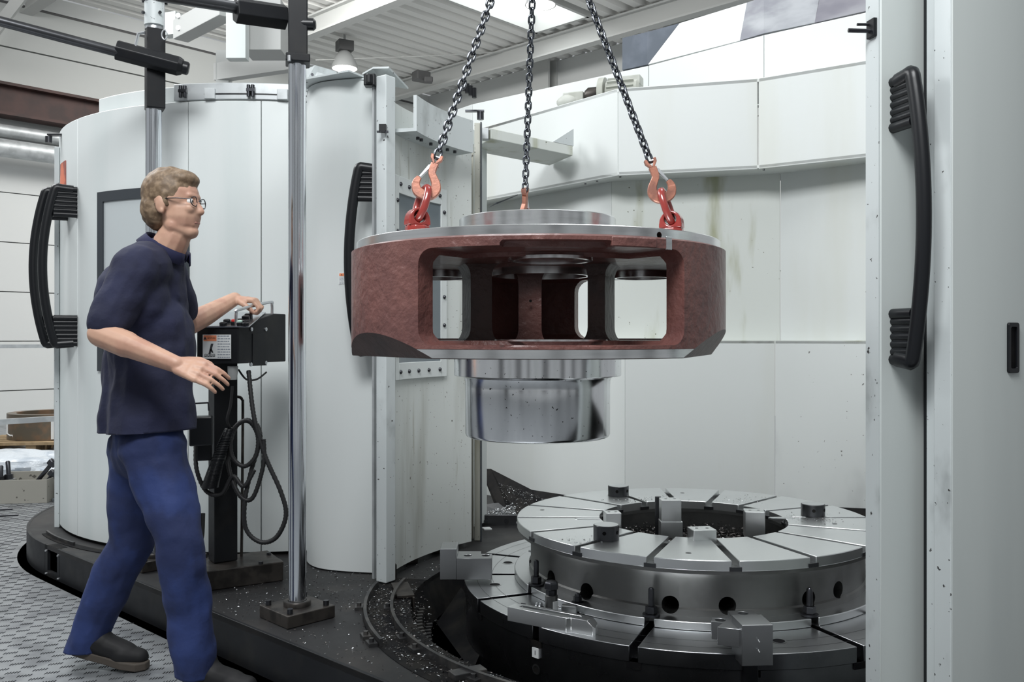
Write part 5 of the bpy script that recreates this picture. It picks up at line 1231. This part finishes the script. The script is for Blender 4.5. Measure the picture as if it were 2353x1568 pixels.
# ================================================================== CONTROL PENDANT
pb = PZ(512, 1350, ZP); pb = Vector((-1.245, 3.88, ZP))
cpn = thing('control_stand', 'black control stand with tilted button box, warning sticker and coiled cables', 'control stand', tuple(pb))
rzp = .62
m = MB(); m.box((pb.x+.05, pb.y-.01, ZP+.042), (.36, .24, .082), rzp-.08); m.build('base_block', 'plate_oily', cpn, bevel=.004)
for dx, dy in ((-.12, -.09), (.13, -.06), (.12, .1)): m = MB(); m.cyl((pb.x+.05+dx, pb.y+dy, ZP+.083), .010, .010, 6); m.build('bolt', 'bolt_black', cpn)
m = MB(); m.box((pb.x, pb.y, (ZP+1.12)/2+.04), (.10, .085, 1.12-ZP-.09), rzp); m.build('post', 'black_paint', cpn, bevel=.004)
# box: front (camera-left) face and side face
Mbx = Matrix.Translation((-1.215, 3.84, 1.175)) @ Matrix.Rotation(rzp+.02, 4, 'Z')     # local x to the right-back, local -y towards the camera
prof = [(-.15, -.085), (.19, -.085), (.19, .115), (.15, .115), (-.15, .055)]
def xz(m, prof, y0, y1, M):
    n = len(prof); vs = [(x, y0, z) for x, z in prof]+[(x, y1, z) for x, z in prof]
    return m.add(vs, [tuple(range(n)), tuple(range(2*n-1, n-1, -1))]+[(i, n+i, n+(i+1) % n, (i+1) % n) for i in range(n)], M)
# simple placement by explicit corners
f0, f1 = P(452, 0, 3.66), P(548, 0, 3.66); s1 = P(657, 0, 3.98)
fx0, fx1, fs = Vector((f0.x, f0.y)), Vector((f1.x, f1.y)), Vector((s1.x, s1.y)); bk = fx0+(fs-fx1)
zbot = H-(836-HY)/F*3.66; zfr = H-(752-HY)/F*3.66; zbk = H-(722-HY)/F*3.98
m = MB()
q = [(fx0, zbot), (fx1, zbot), (fs, zbot), (bk, zbot)]; mid = fx1.lerp(fs, .75); midb = fx0.lerp(bk, .75)
vs = [(*fx0, zbot), (*fx1, zbot), (*fs, zbot), (*bk, zbot), (*fx0, zfr), (*fx1, zfr), (*mid, zbk), (*fs, zbk), (*bk, zbk), (*midb, zbk)]
m.add(vs, [(3, 2, 1, 0), (0, 1, 5, 4), (1, 2, 7, 6, 5), (2, 3, 8, 7), (3, 0, 4, 9, 8), (4, 5, 6, 9), (9, 6, 7, 8)])
bx = m.build('box', 'black_paint', cpn, bevel=.004)
# sloped top plate
e1 = Vector((*fx0, zfr)); e2 = Vector((*fx1, zfr)); e3 = Vector((*mid, zbk)); e4 = Vector((*midb, zbk))
nx = (e2-e1).normalized(); ny = (e4-e1).normalized(); nz_ = nx.cross(ny).normalized()
if nz_.z < 0: nz_ = -nz_
Mt = frame_m((e1+e2+e3+e4)/4, nx, nz_); wt = (e2-e1).length; dt = (e4-e1).length
m = MB(); m.box((0, 0, .003), (wt+.004, dt, .005), M=Mt); m.build('top_plate', 'zinc', cpn, bevel=.001)
for x, y, rr_, mt in ((.02, -.10, .014, 'knob_red'), (.045, -.115, .014, 'knob_green'), (.07, -.118, .014, 'plastic_black'), (.03, -.06, .014, 'plastic_black'), (.058, -.075, .014, 'plastic_black'), (-.02, -.12, .012, 'plastic_black'), (-.02, -.07, .014, 'plastic_black')):
    m = MB(); m.lathe([(.015, 0), (.015, .012), (rr_*.9, .014), (0, .0145)], 16, Mt @ Matrix.Translation((x, y, .005))); m.build('button', 'plastic_black', cpn, smooth=40)
    if mt != 'plastic_black': m = MB(); m.lathe([(0, .021), (rr_*.85, .0205), (rr_*.9, .015)], 16, Mt @ Matrix.Translation((x, y, .005))); m.build('button_cap', mt, cpn, smooth=40)
for y in (.02, .06): m = MB(); m.box((.05, y-.06, .016), (.03, .02, .024), M=Mt); m.build('toggle', 'plastic_black', cpn, bevel=.003)
# handle bar
h0, h1 = P(543, 750, 3.66), P(625, 727, 3.92); h0.z = H-(750-HY)/F*3.66; up_ = Vector((0, 0, .065)); hd = (h1-h0)
m = MB(); hp_ = [h0, h0+up_*.8, h0+up_+hd*.08, h0+hd*.92+up_*.98, h1+up_*.75, h1]
m.tube(spline(hp_, 6), .0065, 10); m.build('grab_handle', 'zinc', cpn, smooth=50)
# bolts and plate on the side face
sdir = Vector((fs.x-fx1.x, fs.y-fx1.y, 0)).normalized(); sn = Vector((sdir.y, -sdir.x, 0))
for u, py in ((.25, 757), (.55, 757), (.24, 838), (.55, 834)):
    v = fx1.lerp(fs, u); pp_ = Vector((v.x, v.y, H-(py-HY)/F*v.y)); m = MB(); m.lathe([(.0085, -.001), (.0085, .004), (.004, .006)], 10, frame_m(pp_, (0, 0, 1), sn)); m.build('screw', 'zinc', cpn, smooth=40)
v = fx1.lerp(fs, .42); m = MB(); m.box((0, 0, 0), (.10, .135, .006), M=frame_m((v.x, v.y, zbot+.055), sdir, sn)); m.build('side_plate', 'black_paint', cpn, bevel=.001)
# sticker on the front face
fdir = Vector((fx1.x-fx0.x, fx1.y-fx0.y, 0)).normalized(); fnn = Vector((fdir.y, -fdir.x, 0))
sc_ = P(499, 796, 3.655); st_, Ms = sticker(cpn, Vector((sc_.x, sc_.y-.002, H-(797-HY)/F*3.655)), fdir, fnn, .115, .098, 'ACHTUNG', 9, 5, .50, True)
m = MB(); m.prism([(-.034, -.030), (-.026, -.030), (-.014, .012), (-.024, .012)], .0016, .0022, Ms); m.prism([(-.028, -.014), (-.018, -.026), (-.014, -.024), (-.022, -.006)], .0016, .0022, Ms); m.build('pictogram_hand', 'ink', st_)
m = MB()
for k in range(4): m.lathe([(.003, .0018), (.0052, .0018)], 10, Ms @ Matrix.Translation((-.045+k*.011, -.034, 0)))
m.box((-.03, -.040, .0018), (.046, .002, .0006), M=Ms); m.build('pictogram_chain', 'ink', st_)
# connector, cables
m = MB(); p = P(535, 842, 3.70); m.lathe([(.016, -.055), (.021, -.02), (.021, 0)], 14, Matrix.Translation(p)); m.build('connector', 'connector_grey', cpn, smooth=40)
def hose(pts, r_, name, rib=True, n=14, parent=cpn):
    pp = spline(pts, n); m = MB()
    if rib:
        dense = []; 
        tot = sum((b-a).length for a, b in zip(pp[:-1], pp[1:])); step = r_*.55; acc = 0
        cur = pp[0]; dense = [cur]; i = 0
        for a, b in zip(pp[:-1], pp[1:]):
            L_ = (b-a).length; k = max(1, int(L_/step))
            for j in range(1, k+1): dense.append(a.lerp(b, j/k))
        m.tube(dense, r_, 8, radii=[r_*(1.0 if i % 2 else .84) for i in range(len(dense))])
    else: m.tube(pp, r_, 8)
    return m.build(name, 'rubber', parent, smooth=60)
Yc = 3.72
hose([P(571, 852, Yc+.04), P(584, 960, Yc), P(610, 1050, Yc), P(645, 1130, Yc), P(657, 1185, Yc), P(635, 1235, Yc), P(598, 1246, Yc), P(565, 1215, Yc), P(563, 1150, Yc), P(578, 1080, Yc+.02), P(598, 1010, Yc+.03), P(590, 975, Yc+.04)], .0105, 'hose')
hose([P(598, 1000, Yc+.02), P(570, 966, Yc), P(535, 990, Yc), P(532, 1045, Yc), P(560, 1072, Yc), P(588, 1048, Yc), P(592, 1000, Yc), P(570, 968, Yc+.03), P(540, 985, Yc+.03), P(524, 1060, Yc+.02), P(548, 1135, Yc), P(580, 1145, Yc), P(605, 1070, Yc), P(606, 1010, Yc)], .0100, 'hose')
hose([P(450, 1020, Yc+.05), P(452, 1080, Yc), P(475, 1130, Yc), P(510, 1135, Yc), P(535, 1095, Yc), P(560, 1118, Yc-.01), P(585, 1080, Yc)], .0095, 'hose')
hose([P(445, 1110, Yc+.06), P(448, 1180, Yc), P(462, 1238, Yc), P(466, 1180, Yc+.03)], .010, 'cable', False)
# coil lead: a tight helix
ax0, ax1, ax2 = P(528, 985, Yc), P(500, 1060, Yc-.02), P(482, 1120, Yc)
cl = spline([ax0, ax1, ax2], 60); hel = []
for i, p in enumerate(cl):
    for j in range(5):
        t = (i*5+j); a = t*2*pi/13; R_ = .018+.016*i/len(cl); q = cl[min(i+1, len(cl)-1)]-p
        hel.append(p+q*(j/5)+Vector((cos(a)*R_, sin(a)*R_, 0)))
m = MB(); m.tube(hel, .0026, 6); m.build('coil_lead', 'plastic_black', cpn, smooth=60)
hose([P(534, 888, 3.70), P(530, 930, 3.70), P(522, 965, 3.70), P(528, 985, Yc)], .006, 'coil_lead_tail', False)
hose([P(548, 850, 3.78), P(566, 872, 3.76), P(590, 872, 3.80), P(612, 856, 3.86)], .004, 'thin_cable', False)
# steel tube rod beside the post
m = MB(); m.tube(spline([P(545, 912, 3.95), P(556, 918, 3.95), P(558, 950, 3.95), P(556, 1200, 3.95), P(554, 1312, 3.95)], 6), .0065, 8); m.build('side_tube', 'plate_oily', cpn, smooth=50)
m = MB(); m.tube(spline([P(440, 1278, 3.95), P(475, 1278, 3.95)], 2), .014, 10); m.tube(spline([P(560, 1316, 3.92), P(590, 1322, 3.90), P(645, 1300, 3.98), P(640, 1288, 4.05)], 5), .009, 8); m.build('floor_conduit', 'plate_oily', cpn, smooth=50)
# hand-held control in its holder
hb_ = P(462, 990, 3.70); m = MB(); m.box(tuple(hb_), (.09, .07, .12), .3); m.build('hand_control', 'plastic_black', cpn, bevel=.006)
m = MB(); m.tube([P(440, 945, 3.66), P(440, 928, 3.66), P(478, 926, 3.70), P(480, 944, 3.70)], .004, 8); m.build('hand_control_bail', 'bolt_black', cpn, smooth=40)
m = MB(); m.box(tuple(P(470, 1030, 3.74)), (.06, .05, .10), .3); m.build('holder', 'plastic_black', cpn, bevel=.004)

# ================================================================== PERSON
mp = thing('person', 'man in navy polo shirt and blue work trousers walking past the control stand', 'person', tuple(PZ(330, 1545, 0)))
def skinmesh(mb, name, mat_, parent, vox=.007, smooth_it=6, fold=None):
    o = mb.build(name, mat_, parent, fix=False)
    r = o.modifiers.new('remesh', 'REMESH'); r.mode = 'VOXEL'; r.voxel_size = vox; r.use_smooth_shade = True
    if fold:
        t = bpy.data.textures.new(name+'_folds', 'CLOUDS'); t.noise_scale = fold[1]; t.noise_depth = 1
        d = o.modifiers.new('folds', 'DISPLACE'); d.texture = t; d.strength = fold[0]; d.mid_level = .5; d.texture_coords = 'LOCAL'
    s = o.modifiers.new('smooth', 'SMOOTH'); s.iterations = smooth_it; s.factor = .5
    return o
def hem(o, co, no, th=.004):
    """bake the modifiers and trim the garment below a plane, leaving an open edge of cloth thickness"""
    dg = bpy.context.evaluated_depsgraph_get(); dg.update(); me = bpy.data.meshes.new_from_object(o.evaluated_get(dg))
    bm = bmesh.new(); bm.from_mesh(me); bmesh.ops.bisect_plane(bm, geom=bm.verts[:]+bm.edges[:]+bm.faces[:], plane_co=co, plane_no=no, clear_inner=True); bm.to_mesh(me); bm.free()
    me.shade_smooth(); o.modifiers.clear(); o.data = me
    s = o.modifiers.new('cloth', 'SOLIDIFY'); s.thickness = th; s.offset = -1; return o
J = dict(
    pel=P(338, 985, 3.13), waist=P(345, 900, 3.13), chest=P(340, 720, 3.13), neck0=P(372, 600, 3.12), neck1=P(400, 545, 3.11),
    shR=P(318, 615, 2.96), elR=P(232, 768, 2.86), wrR=P(405, 838, 2.80),
    shL=P(375, 612, 3.29), elL=P(428, 742, 3.46), wrL=P(548, 704, 3.60),
    hipR=P(352, 1010, 3.05), knR=P(416, 1245, 2.98), anR=P(448, 1535, 3.03),
    hipL=P(322, 1010, 3.21), knL=P(300, 1245, 3.24), anL=P(198, 1474, 3.28))
J['wrL'] = h0+up_+hd*.58+Vector((-.094, -.004, .026)); J['elL'] = P(432, 748, 3.52)
fwd = Vector((1, -.12, 0)).normalized(); lat = Vector((-.12, -1, 0)).normalized()
hc_ = P(400, 470, 3.11)
hs_ = .90
def hd_(f, l, u): return hc_+fwd*f*hs_+lat*l*hs_+Vector((0, 0, u*hs_))
Rh = Matrix((fwd, -lat, Vector((0, 0, 1)))).transposed().to_4x4()
B = MB()
B.ball(hd_(-.012, 0, .030), (.097, .076, .093), M=Rh); B.ball(hd_(.025, 0, -.035), (.072, .062, .085), M=Rh)        # skull, face
B.capsule(hd_(.015, .035, -.085), hd_(.066, .012, -.108), .030, .022); B.capsule(hd_(.015, -.035, -.085), hd_(.066, -.012, -.108), .030, .022)   # jaw
B.ball(hd_(.072, 0, -.106), (.022, .026, .020), M=Rh)                                                               # chin
B.capsule(hd_(.086, 0, .012), hd_(.107, 0, -.030), .010, .0135); B.ball(hd_(.098, .010, -.034), .0095); B.ball(hd_(.098, -.010, -.034), .0095)   # nose
B.capsule(hd_(.078, .035, .028), hd_(.084, 0, .026), .011, .012); B.capsule(hd_(.078, -.035, .028), hd_(.084, 0, .026), .011, .012)              # brow
B.ball(hd_(.076, .034, -.022), (.022, .020, .020), M=Rh); B.ball(hd_(.076, -.034, -.022), (.022, .020, .020), M=Rh)                           # cheeks
B.capsule(hd_(.084, .018, -.066), hd_(.084, -.018, -.066), .011, .011); B.capsule(hd_(.082, .016, -.080), hd_(.082, -.016, -.080), .011, .011)  # lips
for s in (-1, 1):
    B.ball(hd_(-.014, s*.079, -.008), (.019, .009, .032), M=Rh); B.ball(hd_(-.006, s*.081, -.034), (.009, .008, .012), M=Rh)                     # ears
B.capsule(J['neck1'], J['neck0'], .056, .064); B.capsule(J['neck0'], J['chest'], .07, .12); B.capsule(J['chest'], J['pel']+Vector((0, 0, .03)), .11, .085)
def arm(sh, el, wr, mid=.0):
    B.capsule(sh, el, .048, .041); B.capsule(el, el.lerp(wr, .35), .042, .043); B.capsule(el.lerp(wr, .35), wr, .043, .029, flat=.9)
arm(J['shR'], J['elR'], J['wrR']); arm(J['shL'], J['elL'], J['wrL'])
B.capsule(J['chest'], J['shR'], .08, .05); B.capsule(J['chest'], J['shL'], .08, .05)
def hand(wr, dirv, up, thumb_side, curl, spread=.018, L=1.0):
    """palm and five jointed fingers; dirv forward, up = back-of-hand normal, thumb_side = direction of the thumb"""
    d = dirv.normalized(); u = (up-d*up.dot(d)).normalized(); s = (thumb_side-d*thumb_side.dot(d)-u*thumb_side.dot(u)).normalized()
    kn = []
    for k, (off, fl) in enumerate(((.033, .98), (.0115, 1.08), (-.0115, 1.02), (-.033, .84))):
        a = wr+s*off*.55+d*.012; b = wr+s*off*L+d*.082*L+u*(.004-.0025*abs(k-1.5))
        B.capsule(a, b, .0150, .0112); kn.append((b, fl))
    for i in range(3): B.capsule(kn[i][0].lerp(wr, .35), kn[i+1][0].lerp(wr, .35), .014, .014)
    for b, fl in kn:
        p = b; ang = 0.0
        for seg, (ln, ra, rb) in enumerate(((.042, .0090, .0082), (.027, .0082, .0075), (.021, .0075, .0066))):
            ang += curl[seg]; q = p+(d*cos(ang)-u*sin(ang))*ln*fl*L; B.capsule(p, q, ra, rb, seg=10); p = q
    t0 = wr+s*.024+d*.022-u*.006; t1 = wr+s*.050+d*.052-u*.018; t2 = t1+(d*.8+s*.15-u*.45).normalized()*.031; t3 = t2+(d*.75-s*.2-u*.6).normalized()*.025
    B.capsule(t0, t1, .0175, .0125); B.capsule(t1, t2, .0120, .0105); B.capsule(t2, t3, .0105, .0080)
grip = h0+up_+hd*.58
# near (right) hand: relaxed, swinging forward
hand(J['wrR'], (P(500, 866, 2.78)-J['wrR']), Vector((0, -.75, .65)), Vector((.1, -.2, 1)) if False else Vector((.1, .35, 1)), (.28, .38, .30))
# far (left) hand: closed on the grab handle
grip = h0+up_+hd*.42
dL = (grip-J['wrL']); dL = Vector((dL.x, dL.y, dL.z*.6-.004))
hand(J['wrL'], Vector((.97, .02, -.10)), Vector((.1, -.05, 1)), Vector((-.05, -1, -.05)), (.75, 1.35, 1.1))
skinmesh(B, 'body', 'skin', mp, .0042, 3)
# hair: shell over the skull
Hh = MB(); Hh.ball(hd_(-.020, 0, .044), (.098, .081, .092), M=Rh); Hh.ball(hd_(-.058, 0, -.015), (.062, .074, .080), M=Rh); Hh.ball(hd_(.030, 0, .092), (.062, .062, .036), M=Rh)
for s in (-1, 1): Hh.capsule(hd_(-.005, s*.070, .035), hd_(.006, s*.073, -.010), .018, .009)
skinmesh(Hh, 'hair', 'hair_brown', mp, .005, 3, (.006, .02))
# eyes, lips, glasses
for s in (-1, 1):
    m = MB(); m.ball(hd_(.078, s*.032, .006), .0125); m.build('eye', 'eye_white', mp, smooth=60)
    m = MB(); m.ball(hd_(.0885, s*.032, .006), .0050); m.build('iris', 'eye_dark', mp, smooth=60)
m = MB(); m.capsule(hd_(.0925, .016, -.073), hd_(.0925, -.016, -.073), .0040, .0040); m.build('mouth', 'lips', mp, smooth=60)
gm = MB()
for s in (-1, 1):
    ring = []
    for i in range(20):
        a = 2*pi*i/20; ring.append(hd_(.103-.006*abs(cos(a)), s*.035+.026*cos(a)*s, .004+.018*sin(a)))
    gm.tube(ring, .0018, 6, closed=True); gm.tube([hd_(.098, s*.062, .010), hd_(.05, s*.080, .012), hd_(-.015, s*.084, .010), hd_(-.035, s*.080, -.010)], .0018, 6)
gm.tube([hd_(.104, -.010, .008), hd_(.109, 0, .011), hd_(.104, .010, .008)], .0018, 6); gm.build('glasses', 'bolt_black', mp, smooth=60)
# polo shirt
S = MB(); tw = lat
S.capsule(P(352, 640, 3.12), P(335, 760, 3.13), .125, .150, flat=.86, side=fwd); S.capsule(P(338, 740, 3.13), P(348, 900, 3.13), .148, .150, flat=.86, side=fwd); S.capsule(P(348, 880, 3.13), P(343, 975, 3.13), .150, .158, flat=.86, side=fwd)
S.capsule(J['shR']+Vector((.0, .04, .0)), J['shL']+Vector((0, -.04, 0)), .088, .088); S.ball(P(375, 800, 3.12), (.11, .14, .17))
S.capsule(J['neck0']+Vector((0, 0, .0)), P(350, 660, 3.12), .082, .12)
S.capsule(J['shR'], J['shR'].lerp(J['elR'], .78), .078, .068); S.capsule(J['shL'], J['shL'].lerp(J['elL'], .72), .076, .066)
S.ball(P(300, 690, 3.12), (.11, .15, .14)); S.ball(P(322, 700, 3.02), (.10, .10, .13)); S.ball(P(345, 760, 3.06), (.12, .11, .14))
for hx, hy in ((352, 3.08), (328, 3.18)): S.capsule(P(hx, 800, hy), P(hx-4, 1010, hy), .125, .150)
hem(skinmesh(S, 'polo_shirt', 'navy_shirt', mp, .008, 6, (.022, .10)), P(340, 990, 3.13), Vector((-.05, .03, 1)))
cm = MB(); n0 = J['neck0']+Vector((.010, 0, .035)); ncol = []
axn = (J['neck1']-J['neck0']).normalized(); u1 = (fwd-axn*fwd.dot(axn)).normalized(); u2 = axn.cross(u1)
vs = []; fs = []; K = 26
for i in range(K):
    a = radians(14)+(2*pi-radians(28))*i/(K-1)
    d = u1*cos(a)*1.08+u2*sin(a)
    for rr_, hh in ((.070, -.004), (.069, .026), (.075, .030), (.092, -.008)): vs.append(tuple(n0+d*rr_+axn*hh))
for i in range(K-1):
    for a in range(3): fs.append((i*4+a, (i+1)*4+a, (i+1)*4+a+1, i*4+a+1))
cm.add(vs, fs); o = cm.build('collar', 'navy_collar', mp, smooth=60); s_ = o.modifiers.new('s', 'SOLIDIFY'); s_.thickness = .004
# trousers
Q = MB()
Q.capsule(P(340, 1000, 3.13), J['pel']+Vector((0, 0, -.05)), .13, .13, flat=.88, side=fwd)
for h_, k_, a_n in ((J['hipR'], J['knR'], J['anR']), (J['hipL'], J['knL'], J['anL'])):
    Q.capsule(h_-Vector((0, 0, .04)), k_, .106, .080); Q.capsule(k_, a_n+(a_n-k_)*.12, .080, .070)
Q.capsule(J['hipR']-Vector((0, 0, .03)), J['hipL']-Vector((0, 0, .03)), .112, .112)
hem(skinmesh(Q, 'trousers', 'blue_work_trousers', mp, .009, 6, (.026, .11)), Vector((0, 0, .062)), Vector((0, 0, 1)))
# shoes
def shoe(an, d, pitch_, zg=0.0):
    d = Vector((d[0], d[1], 0)).normalized(); s = Vector((-d.y, d.x, 0)); base = Vector((an.x, an.y, zg))
    def q(f, l, u):
        v = Vector((f, 0, u)); c, sn_ = cos(pitch_), sin(pitch_); f2 = f*c+u*sn_ if False else f
        tilt = max(0, .16-f)*math.tan(pitch_) if pitch_ else 0
        return base+d*f+s*l+Vector((0, 0, u+tilt))
    U_ = MB()
    U_.capsule(q(-.035, 0, .060), q(.03, 0, .066), .046, .046); U_.capsule(q(0, 0, .10), q(.0, 0, .07), .048, .050); U_.capsule(q(.03, 0, .060), q(.12, .004, .046), .045, .042); U_.capsule(q(.11, -.006, .042), q(.165, .012, .040), .040, .034)
    o = skinmesh(U_, 'shoe', 'shoe_black', mp, .006, 4)
    m = MB(); L_ = []
    for f, w0, w1 in ((-.082, .018, .018), (-.065, .034, .034), (-.02, .038, .038), (.05, .036, .038), (.12, .044, .046), (.175, .036, .040), (.203, .012, .020)):
        L_.append((f, w0, w1))
    top = [q(f, -a_, .030) for f, a_, b_ in L_]+[q(f, b_, .030) for f, a_, b_ in reversed(L_)]; bot = [v-Vector((0, 0, .028)) for v in top]
    n = len(top); m.add([tuple(v) for v in bot+top], [tuple(range(n-1, -1, -1)), tuple(range(n, 2*n))]+[(i, (i+1) % n, n+(i+1) % n, n+i) for i in range(n)])
    m.build('sole', 'shoe_sole', o, bevel=.004)
    return o
aL = PZ(210, 1540, 0); shoe(Vector((aL.x-.0, aL.y+.02, 0)), (1, -.10), .22)
aR = PZ(468, 1592, 0); shoe(Vector((aR.x, aR.y, 0)), (1, -.35), 0)
